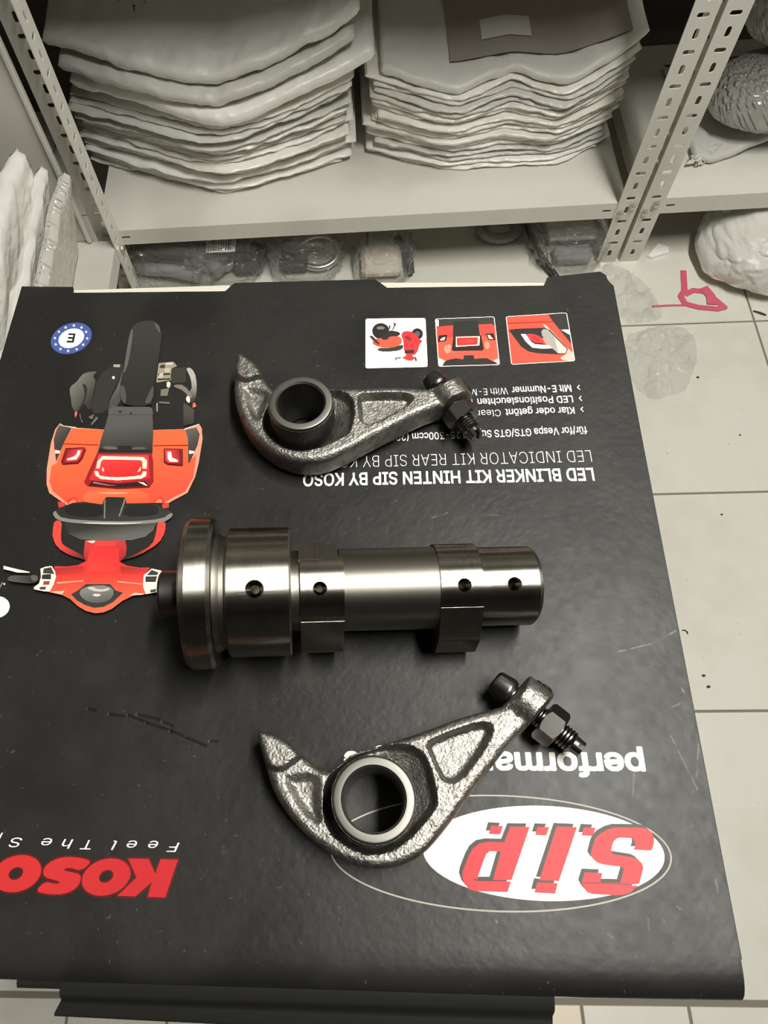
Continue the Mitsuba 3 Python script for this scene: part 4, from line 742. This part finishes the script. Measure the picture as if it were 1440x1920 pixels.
clip_seq(P, [([(75, 125), (610, 110), (625, 195), (80, 205)], (58, 57, 54)), ([(90, 205), (240, 192), (240, 300), (90, 330), (95, 230)], (238, 72, 62)), ([(465, 185), (590, 180), (625, 220), (640, 330), (490, 290)], (238, 76, 66)), ([(90, 330), (240, 300), (225, 425), (230, 440), (520, 415), (500, 300), (640, 330), (655, 480), (560, 500), (180, 510), (95, 470)], (242, 92, 72)), ([(150, 380), (225, 360), (215, 440), (170, 450)], (250, 150, 130), 1), ([(520, 330), (570, 350), (560, 410), (525, 400)], (250, 150, 130), 1),
              ([(240, 160), (460, 150), (480, 285), (235, 290)], (44, 43, 41)), ([(240, 290), (490, 282), (515, 405), (500, 420), (240, 425), (225, 415)], (52, 24, 26)), ([(262, 295), (480, 290), (475, 375), (262, 388)], (232, 222, 196)), ([(272, 306), (460, 302), (456, 365), (274, 376)], (212, 44, 48)), ([(290, 320), (440, 316), (436, 352), (292, 358)], (232, 66, 66), 1),
              ([(108, 285), (185, 278), (175, 335), (100, 345)], (48, 26, 28)), ([(122, 318), (150, 300), (168, 298), (160, 328), (122, 332)], (246, 214, 200)), ([(530, 270), (600, 265), (618, 328), (555, 325)], (48, 26, 28)), ([(545, 280), (568, 280), (590, 305), (602, 318), (560, 316)], (246, 214, 200)),
              ([(135, 540), (190, 505), (260, 490), (330, 500), (335, 465), (420, 462), (430, 495), (540, 488), (590, 515), (640, 530), (600, 555), (150, 560)], (44, 43, 41)), ([(95, 480), (165, 515), (140, 560), (95, 560)], (240, 238, 232)), ([(600, 515), (655, 485), (660, 540), (635, 535)], (240, 238, 232)), ([(78, 135), (110, 150), (110, 200), (80, 205)], (226, 222, 214))], zU, inner)
P.done('thumbnail_picture', 'small picture of the red tail with its lamp')
P = Print(); Cq = zU([(710, 112), (1262, 76), (1338, 515), (760, 548)]); P.add(rounded(Cq, .0009), (240, 222, 212), world=True, layer=1); inner = rounded(Cq, .0009).buffer(-.00035)
P.add(inner, (244, 84, 66), world=True, layer=1.2)
clip_seq(P, [([(1095, 98), (1290, 70), (1350, 400), (1300, 360), (1170, 200), (1130, 150)], (48, 47, 44)), ([(1205, 232), (1250, 230), (1300, 232), (1300, 285), (1270, 270)], (226, 224, 218)), ([(720, 170), (1140, 155), (1145, 165), (720, 182)], (190, 40, 34)), ([(1030, 180), (1080, 190), (1300, 440), (1340, 420), (1340, 520), (1180, 500), (1270, 440)], (250, 190, 175), 1),
              ([(738, 235), (800, 225), (1060, 215), (1110, 235), (1270, 405), (1255, 450), (1190, 456), (1000, 445), (920, 430), (850, 385)], (44, 40, 38)), ([(1050, 225), (1090, 230), (1262, 405), (1250, 445), (1180, 445), (1130, 400), (1040, 290), (1030, 250)], (168, 165, 158)), ([(1150, 300), (1262, 410), (1250, 445), (1185, 445)], (205, 203, 196)),
              ([(880, 268), (980, 272), (1060, 320), (1130, 385), (1120, 400), (1040, 350), (960, 350)], (226, 62, 62), 1), ([(1030, 300), (1080, 320), (1140, 400), (1080, 375)], (240, 150, 140), 1), ([(845, 272), (890, 270), (940, 340), (975, 362), (1100, 372), (1135, 400), (1040, 405), (950, 395), (890, 340)], (246, 240, 226)), ([(930, 290), (980, 290), (1030, 330), (1000, 350)], (206, 40, 46), 1)], zU, inner)
P.done('thumbnail_picture', 'small picture of one indicator lamp close up')

# support hidden under the carton
stl = thing('stool', 'wooden stool under the black carton, hidden by it', 'stool')
obj('seat', bevel_box(-.115, .070, -.012, .175, .672, .7018, .006), 'wood', stl)
for sx, sy in ((-.105, 0), (.050, 0), (-.105, .155), (.050, .155)): obj('leg', bevel_box(sx, sx + .022, sy - .008, sy + .014, .0002, .674, .003), 'wood', stl)

# ------------------------------------------------------------------ camshaft
ZL, ZR = ZB + .0222, ZB + .0128
def axis_pt(px, py): 
    t = np.clip((px - 330) / (1022 - 330), 0, 1); return at(px, py, ZL + (ZR - ZL) * t)
A0, A1 = axis_pt(330, 1113.5), axis_pt(1022, 1097)
AX = (A1 - A0) / np.linalg.norm(A1 - A0); UP = np.array([0, 0, 1.0]); SIDE = np.cross(UP, AX); SIDE /= np.linalg.norm(SIDE); UPP = np.cross(AX, SIDE)
CM = np.eye(4); CM[:3, 0], CM[:3, 1], CM[:3, 2], CM[:3, 3] = AX, SIDE, UPP, A0     # local x along the shaft, y away from the viewer, z up
def ax_s(px, r, py=1090):
    """distance along the shaft of the pixel px on the surface of radius r seen near its crest"""
    n = np.cos(.33) * UPP - np.sin(.33) * SIDE
    lo, hi = -.03, .16
    for _ in range(40):
        mid = (lo + hi) / 2; q = RM @ (A0 + AX * mid + n * r - CAM); lo, hi = (mid, hi) if q[0] / q[2] * F + CX < px else (lo, mid)
    return lo
def shaft_part(name, m, b, angle=32):
    """a part of the shaft with its grain running round the axis"""
    m.merge_vertices(); m = trimesh.graph.smooth_shade(m, angle=math.radians(angle), facet_minarea=None); v = np.array(m.vertices)
    f = np.array(m.faces); th_ = np.arctan2(v[:, 1], -v[:, 2])
    uv_ = np.column_stack([th_, v[:, 0] * 40])
    m = trimesh.Trimesh(v, f, process=False)
    return obj(name, xf(m, CM), b, cs, smooth=True, uv=uv_)
def turn(profile):
    """closed (s, r) profile turned about the shaft's axis"""
    m = lathe([(r, s) for s, r in profile], 128); m.apply_transform(np.array([[0, 0, 1, 0], [0, 1, 0, 0], [-1, 0, 0, 0], [0, 0, 0, 1.0]])); m.fix_normals(); return m
def ring_profile(s0, s1, r, c=.0004): return [(s0, 0), (s0, r - c), (s0 + c, r), (s1 - c, r), (s1, r - c), (s1, 0)]
def mani(m): return m3.Manifold(m3.Mesh(np.asarray(m.vertices, np.float32), np.asarray(m.faces, np.uint32)))
def drilled(m, holes):
    """cut countersunk oil holes (s, r surface, r mouth, r bore)"""
    m.merge_vertices(); q = mani(m)
    for s, R, ro, ri in holes:
        h = m3.Manifold.cylinder(.0035 + .002, ri, ro * 2.2 if False else ro + (ro - ri) * .6, 32).translate((0, 0, R - .0030)) + m3.Manifold.cylinder(.012, ri, ri, 24).translate((0, 0, R - .014))
        h = h.rotate((math.degrees(.31), 0, 0)).translate((s, 0, 0)); q = q - h
    return tri(q)
cs = thing('camshaft', 'bright machined steel camshaft lying across the black carton', 'camshaft')
S = lambda px, r: ax_s(px, r)
RF, RJ, RN, RS, RB, RR = .0222, .0190, .0166, .0126, .0130, .0118
f0, f1 = S(328, RF), S(391, RF)
shaft_part('flange', turn([(f0, 0), (f0, RF - .0022), (f0 + .0006, RF - .0009), (f0 + .0020, RF), (f1 - .0010, RF), (f1, RF - .0008), (f1, 0)]), 'ground_steel')
obj('stub', xf(turn([(f0 - .0080, 0), (f0 - .0080, .0062), (f0 - .0072, .0070), (f0 - .001, .0070), (f0 + .001, .008), (f0 + .001, 0)]), CM), 'dark_steel', cs, smooth=35)
j0, j1 = S(419, RJ), S(545, RJ)
shaft_part('neck', turn([(f1 - .001, 0), (f1 - .001, RN + .0014), (f1 + .0008, RN + .0008), (f1 + .0018, RN), (j0 + .001, RN), (j0 + .001, 0)]), 'turned_steel')
shaft_part('journal', drilled(turn(ring_profile(j0, j1, RJ, .0005)), [((S(477, RJ)), RJ, .0027, .00125)]), 'ground_steel')
a0, a1 = S(563, .0135), S(646, .0135); b0, b1 = S(828, RB), S(908, RB); r1 = S(1023, RR)
shaft_part('shaft', turn([(j1 - .001, 0), (j1 - .001, .0119), (a0 + .001, .0119), (a0 + .001, .0030), (a1 - .001, .0030), (a1 - .001, RS - .0004), (b0 + .001, RS - .0003), (b0 + .001, 0)]), 'turned_steel')
def lobe(s0, s1, R, pts_, cut=None):
    """cam: base circle plus the nose whose corners are (towards the viewer, towards above) in a frame tilted 20 degrees"""
    c2, s2 = math.cos(.35), math.sin(.35)
    q = [(-c2 * a - s2 * b, -s2 * a + c2 * b) for a, b in pts_]
    g = unary_union([Point(0, 0).buffer(R, 64), Polygon(q).buffer(.0003)])
    if cut is not None: g = g.difference(cut)
    m = trimesh.creation.extrude_polygon(g, s1 - s0, engine='earcut'); v = m.vertices
    m = trimesh.Trimesh(np.column_stack([v[:, 2] + s0, v[:, 0], v[:, 1]]), m.faces, process=False); m.fix_normals(); return m
a22 = math.radians(24)
cutA = Polygon([(0, 0), (.03 * math.sin(a22), .03 * math.cos(a22)), (.04, .02), (.04, -.012), (0, -.004)]).difference(Point(0, 0).buffer(.0112, 48))
azA, azB = math.radians(111), math.radians(113)
mA = lobe(a0, a1, .0135, [(0, 0), (.0089, .01), (.0176, .0005), (.0181, -.0012), (.0178, -.003), (.0160, -.0062), (.0, -.0132)], cutA)
shaft_part('lobe', drilled(mA, [(S(600, .0135), .0135, .0021, .0010)]), 'ground_steel')
mB = lobe(b0, b1, RB, [(0, 0), (.0058, .0114), (.0145, .0062), (.0154, .0054), (.0190, -.0006), (.0192, -.0018), (.0186, -.0040), (.0160, -.0065), (.0, -.0128)])
shaft_part('lobe', drilled(mB, [(S(871.5, RB), RB, .0021, .0010)]), 'ground_steel')
# raised ledge on the far side between the big journal and the first lobe
g = Polygon([(0, .0), (.0040, .0124), (.0110, .0092), (.0128, .0030), (.0122, -.0035), (.0, -.002)]).difference(Point(0, 0).buffer(.008, 24))
lm = trimesh.creation.extrude_polygon(g, a1 - .0014 - (j1 + .0022), engine='earcut'); v = lm.vertices
lm = trimesh.Trimesh(np.column_stack([v[:, 2] + j1 + .0022, v[:, 0], v[:, 1]]), lm.faces, process=False); lm.fix_normals()
shaft_part('ledge', lm, 'turned_steel')
g2 = Polygon([(0, .0), (.0048, .0127), (.0112, .0096), (.0131, .0030), (.0124, -.0035), (.0, -.002)])
lm = trimesh.creation.extrude_polygon(g2, S(602, .0125) - (j1 + .0022), engine='earcut'); v = lm.vertices
lm = trimesh.Trimesh(np.column_stack([v[:, 2] + j1 + .0022, v[:, 0], v[:, 1]]), lm.faces, process=False); lm.fix_normals()
shaft_part('ledge', lm, 'ground_steel')
shaft_part('journal', drilled(turn([(b1 - .0008, 0), (b1 - .0008, RR), (r1 - .0014, RR), (r1 - .0003, RR - .0009), (r1, RR - .0014), (r1, 0)]), [(S(965.5, RR), RR, .0022, .0010)]), 'ground_steel')
for sx, R in ((S(477, RJ), RJ), (S(600, RS), .0125), (S(871.5, RB), RB), (S(965.5, RR), RR)): pass

# ------------------------------------------------------------------ rocker arms: one shape, built in millimetres round the bore
ZP = ZB + .008
C0 = np.array([0.0007, 0.0134])
def Lo(px, z=ZP): return np.array([at(*p, z)[:2] for p in px]) * 1000 - C0 * 1000
zr1, zr2, zr3, zr4 = Z(470, 1350, 4.364), Z(700, 1240, 3.6), Z(620, 1400, 5.54), Z(880, 1240, 6.261)
OUT = [(487, 1373), (511, 1377), (536.5, 1389), (555, 1403), (568, 1415), (581, 1428), (597, 1440), (613, 1446), (626, 1444), (640, 1432), (663, 1414), (699, 1404.5), (733.5, 1393.5), (800, 1372), (850, 1352), (905, 1336), (930, 1330), (942, 1325),
       (960, 1303), (978, 1284), (986, 1274), (994, 1269), (1016, 1283), (1033, 1295), (1038, 1306), (1022, 1327), (996, 1355), (980, 1372), (960, 1391), (940, 1414), (917, 1444), (878, 1494), (850, 1534), (821, 1571.5), (796, 1599), (771, 1615), (741.7, 1626), (708, 1630), (683, 1627), (658, 1620.5), (621, 1603), (584.6, 1577), (550, 1541), (527, 1509), (511, 1477), (502, 1447), (493, 1415), (486.5, 1386)]
outline = Polygon(chaikin(Lo(OUT), 1)).buffer(0)
groove = Polygon(chaikin(Lo([(793, 1413), (806, 1441), (815, 1476), (820, 1501), (815, 1519), (793, 1546), (779, 1564), (757, 1583), (732, 1598), (699, 1605), (665, 1597), (638, 1580), (620, 1566), (606, 1530), (606, 1492), (613, 1462), (640, 1425), (700, 1398), (760, 1395)]), 2)).buffer(0)
pocket = Polygon(chaikin(Lo([(803, 1390), (850, 1370.6), (892, 1358), (914, 1358), (923, 1371), (914, 1394), (892, 1429), (869, 1459), (850, 1473), (830, 1471), (817, 1451), (803, 1418), (796, 1401)]), 1)).buffer(0)
pad = Polygon(chaikin(Lo([(484, 1366), (515, 1375), (540, 1388), (558, 1402), (569, 1417), (566, 1428), (552, 1436), (540, 1447), (523, 1450), (506, 1443), (495, 1425), (485, 1390)]), 1)).buffer(0)
hook = Polygon(chaikin(Lo([(590, 1448), (606, 1462), (606, 1510), (610, 1545), (590, 1552), (566, 1528), (545, 1495), (530, 1465), (540, 1452)]), 1)).buffer(0)
SA, SB = Lo([(945, 1290)])[0], Lo([(1086, 1402)])[0]; SD = (SB - SA) / np.linalg.norm(SB - SA)
rng = np.random.default_rng(5)
def ringpts(g, step): return np.array([g.exterior.interpolate(s).coords[0] for s in np.arange(0, g.length, step)])
pts = [ringpts(outline, .45)]
for d in (.22, .5, .9, 1.4, 2.0, 2.7):
    for q in polys(outline.buffer(-d)): pts.append(ringpts(q, .5))
for g in (pocket, pocket.buffer(-.6), pocket.buffer(-1.3), groove, groove.buffer(-.8), groove.buffer(-1.6), groove.buffer(-2.6), pad, pad.buffer(-.6), pad.buffer(.5), pad.buffer(1.0)):
    for q in polys(g.intersection(outline.buffer(-.3))): pts.append(ringpts(q, .5))
for R_ in (9.1, 11.0, 11.6): pts.append(np.stack([R_ * np.cos(np.linspace(0, 6.283, 150, endpoint=False)), R_ * np.sin(np.linspace(0, 6.283, 150, endpoint=False))], 1))
x0, y0, x1, y1 = outline.bounds; gx, gy = np.meshgrid(np.arange(x0, x1, .6), np.arange(y0, y1, .6)); gp_ = np.stack([gx.ravel(), gy.ravel()], 1) + rng.uniform(-.1, .1, (gx.size, 2))
pts.append(gp_); P2 = np.vstack(pts); nb = len(pts[0])
keep = contains_xy(outline.buffer(-.1), P2[:, 0], P2[:, 1]) & (np.hypot(P2[:, 0], P2[:, 1]) > 9.0); keep[:nb] = True; P2 = P2[keep]
_, ui = np.unique(np.round(P2 / .12), axis=0, return_index=True); ui = np.union1d(np.arange(nb), ui); P2 = P2[ui]
tr_ = Delaunay(P2).simplices; cc = P2[tr_].mean(1); tr_ = tr_[contains_xy(outline, cc[:, 0], cc[:, 1]) & (np.hypot(cc[:, 0], cc[:, 1]) > 8.9)]
e1, e2 = P2[tr_[:, 1]] - P2[tr_[:, 0]], P2[tr_[:, 2]] - P2[tr_[:, 0]]; cr = e1[:, 0] * e2[:, 1] - e1[:, 1] * e2[:, 0]; tr_ = np.where((cr < 0)[:, None], tr_[:, ::-1], tr_)[np.abs(cr) > 1e-6]
sp_ = spoints(P2); D = lambda g: np.where(contains_xy(g, P2[:, 0], P2[:, 1]), sdist(g.exterior, sp_), -sdist(g.exterior, sp_))
ss = lambda a, b, x: (lambda t: t * t * (3 - 2 * t))(np.clip((x - a) / (b - a), 0, 1))
d0, dg, dp, dpad, dh = D(outline), D(groove), D(pocket), D(pad), D(hook); rr = np.hypot(P2[:, 0], P2[:, 1])
rad = 2.4; rim = 13.3 + 2.9 * np.sqrt(np.clip(1 - (1 - np.clip(d0 / rad, 0, 1)) ** 2, 0, 1))
zt = rim - 3.0 * ss(0, 1.7, dg) - 4.2 * np.clip((dg - .4) / 7.0, 0, 1) - 3.4 * ss(-.1, 1.7, dp) - 1.9 * ss(0, 3.0, dh) * (dg < 1)
zt += 2.3 * ss(-.2, 1.0, dpad)
rel = P2 - SA; ta = rel @ SD; sa_ = rel @ np.array([-SD[1], SD[0]])
eyeR = 6.4; off = -1.4
eye = 11.2 + np.sqrt(np.clip(eyeR ** 2 - (sa_ + off) ** 2, 0, None)); we = ss(3.0, 5.2, ta) * (1 - ss(12.6, 14.2, ta)) * (np.abs(sa_ + off) < eyeR)
eyezone = (rel[:, 0] > 0) & (np.abs(sa_ + off) < eyeR + 1.5)
zt = np.where(eyezone, np.maximum(zt - 2.0 * we, eye * we + zt * (1 - we)) * (1) , zt)
zt = np.minimum(zt, 17.4 + 2 * (dpad > 0)); zt = np.where(eyezone & (d0 < .9), np.minimum(zt, 13.6 + d0 * 4.2), zt)
zt += .10 * (meshkit.fbm(np.column_stack([P2 * 1.1, 0 * rr]), 3, 4) - .5) + .16 * (meshkit.fbm(np.column_stack([P2 * .35, 0 * rr + 5]), 2, 8) - .5)
zbm = 21.0 - np.minimum(zt, 17.4) ; zbm = np.where(dpad > -.5, 4.6, np.clip(zbm, 4.4, 8.0)); zbm = np.where(np.arange(len(P2)) < nb, 7.2, zbm); zt -= 4.0; zbm -= 4.0
n_ = len(P2); V3 = np.vstack([np.column_stack([P2, zt]), np.column_stack([P2, zbm])]); Fa = np.vstack([tr_, tr_[:, ::-1] + n_])
edges = np.sort(np.vstack([tr_[:, [0, 1]], tr_[:, [1, 2]], tr_[:, [2, 0]]]), axis=1); de = np.vstack([tr_[:, [0, 1]], tr_[:, [1, 2]], tr_[:, [2, 0]]])
_, inv, cnt = np.unique(edges, axis=0, return_inverse=True, return_counts=True); be = de[cnt[inv.ravel()] == 1]
Fa = np.vstack([Fa, np.column_stack([be[:, 0], be[:, 0] + n_, be[:, 1] + n_]), np.column_stack([be[:, 0], be[:, 1] + n_, be[:, 1]])])
arm = trimesh.Trimesh(V3 / 1000, Fa, process=False); arm.fix_normals()
mm_ = lambda m: (m.apply_scale(.001), m)[1]
sleeve = mm_(lathe([(7.9, .9), (8.5, 0), (10.3, 0), (10.9, .6), (10.9, 20.9), (10.5, 21.6), (10.1, 21.8), (8.5, 21.8), (7.9, 21.2), (7.8, 12), (7.9, .9)], 96))
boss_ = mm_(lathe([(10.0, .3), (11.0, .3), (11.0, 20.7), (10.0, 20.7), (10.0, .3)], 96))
SM = np.eye(4); SM[:3, 2] = [SD[0], SD[1], 0]; SM[:3, 0] = [-SD[1], SD[0], 0]; SM[:3, 1] = [0, 0, 1]; SM[:3, 1] = np.cross(SM[:3, 2], SM[:3, 0]); SM[:3, 3] = np.array([SA[0], SA[1], 7.6]) / 1000
head = mm_(lathe([(0, -3.7), (2.5, -3.65), (3.2, -3.35), (3.6, -2.6), (4.15, 1.0), (4.1, 1.9), (3.6, 2.6), (2.8, 2.8), (2.7, 6), (0, 6)], 48))
hexa = m3.Manifold.cylinder(5.6, 5.95, 5.95, 6).rotate((0, 0, 12)); cone = m3.Manifold.cylinder(5.6, 5.95, 5.95, 48) ; cone = m3.Manifold.revolve(m3.CrossSection([[(0, 0), (5.25, 0), (6.1, .85), (6.1, 4.75), (5.25, 5.6), (0, 5.6)]]), 48)
nut = tri((hexa ^ cone).translate((0, 0, 13.3))); nut.apply_scale(.001)
prof = [(0, 12)]; zz = 12.0
prof.append((3.15, 12.0))
while zz < 22.6: prof += [(3.15, zz + .22), (2.62, zz + .5), (3.15, zz + .78)]; zz += 1.0
prof += [(2.7, zz + .3), (2.35, zz + .5), (2.35, zz + .7), (0, zz + .7)]
thread = mm_(lathe(prof, 40))
tip = m3.Manifold.cylinder(2.9, 2.45, 2.3, 40) - m3.Manifold.cube((1.3, 6, 2.2), True).translate((0, 0, 2.4)); tip = tri(tip.translate((0, 0, zz + .4))); tip.apply_scale(.001)
def rocker(label, boss, turn_deg, tilt=0.0):
    k = thing('rocker_arm', label, 'rocker arm', 'rocker arms on the carton')
    M = np.eye(4); a = math.radians(turn_deg); M[:2, :2] = [[math.cos(a), -math.sin(a)], [math.sin(a), math.cos(a)]]; M[:3, 3] = [boss[0], boss[1], ZB + .0001]
    obj('arm', xf(arm, M), 'forged_steel', k, smooth=40)
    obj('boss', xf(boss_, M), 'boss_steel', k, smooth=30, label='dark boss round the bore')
    obj('bearing_sleeve', xf(sleeve, M), 'sleeve_steel', k, smooth=30, label='smooth machined bore ring')
    ks = obj('adjusting_screw', xf(xf(thread, SM), M), 'nut_steel', k, smooth=35)
    obj('head', xf(xf(head, SM), M), 'dark_steel', ks, smooth=40); obj('slotted_tip', xf(xf(tip, SM), M), 'nut_steel', ks, smooth=35)
    obj('lock_nut', xf(xf(nut, SM), M), 'nut_steel', k, smooth=25)
    return k
rocker('forged steel rocker arm lying near the front of the carton, over the oval emblem', C0, 0)
rocker('forged steel rocker arm lying near the back of the carton, over the small white text', (-.0234, .1366), -19.5)
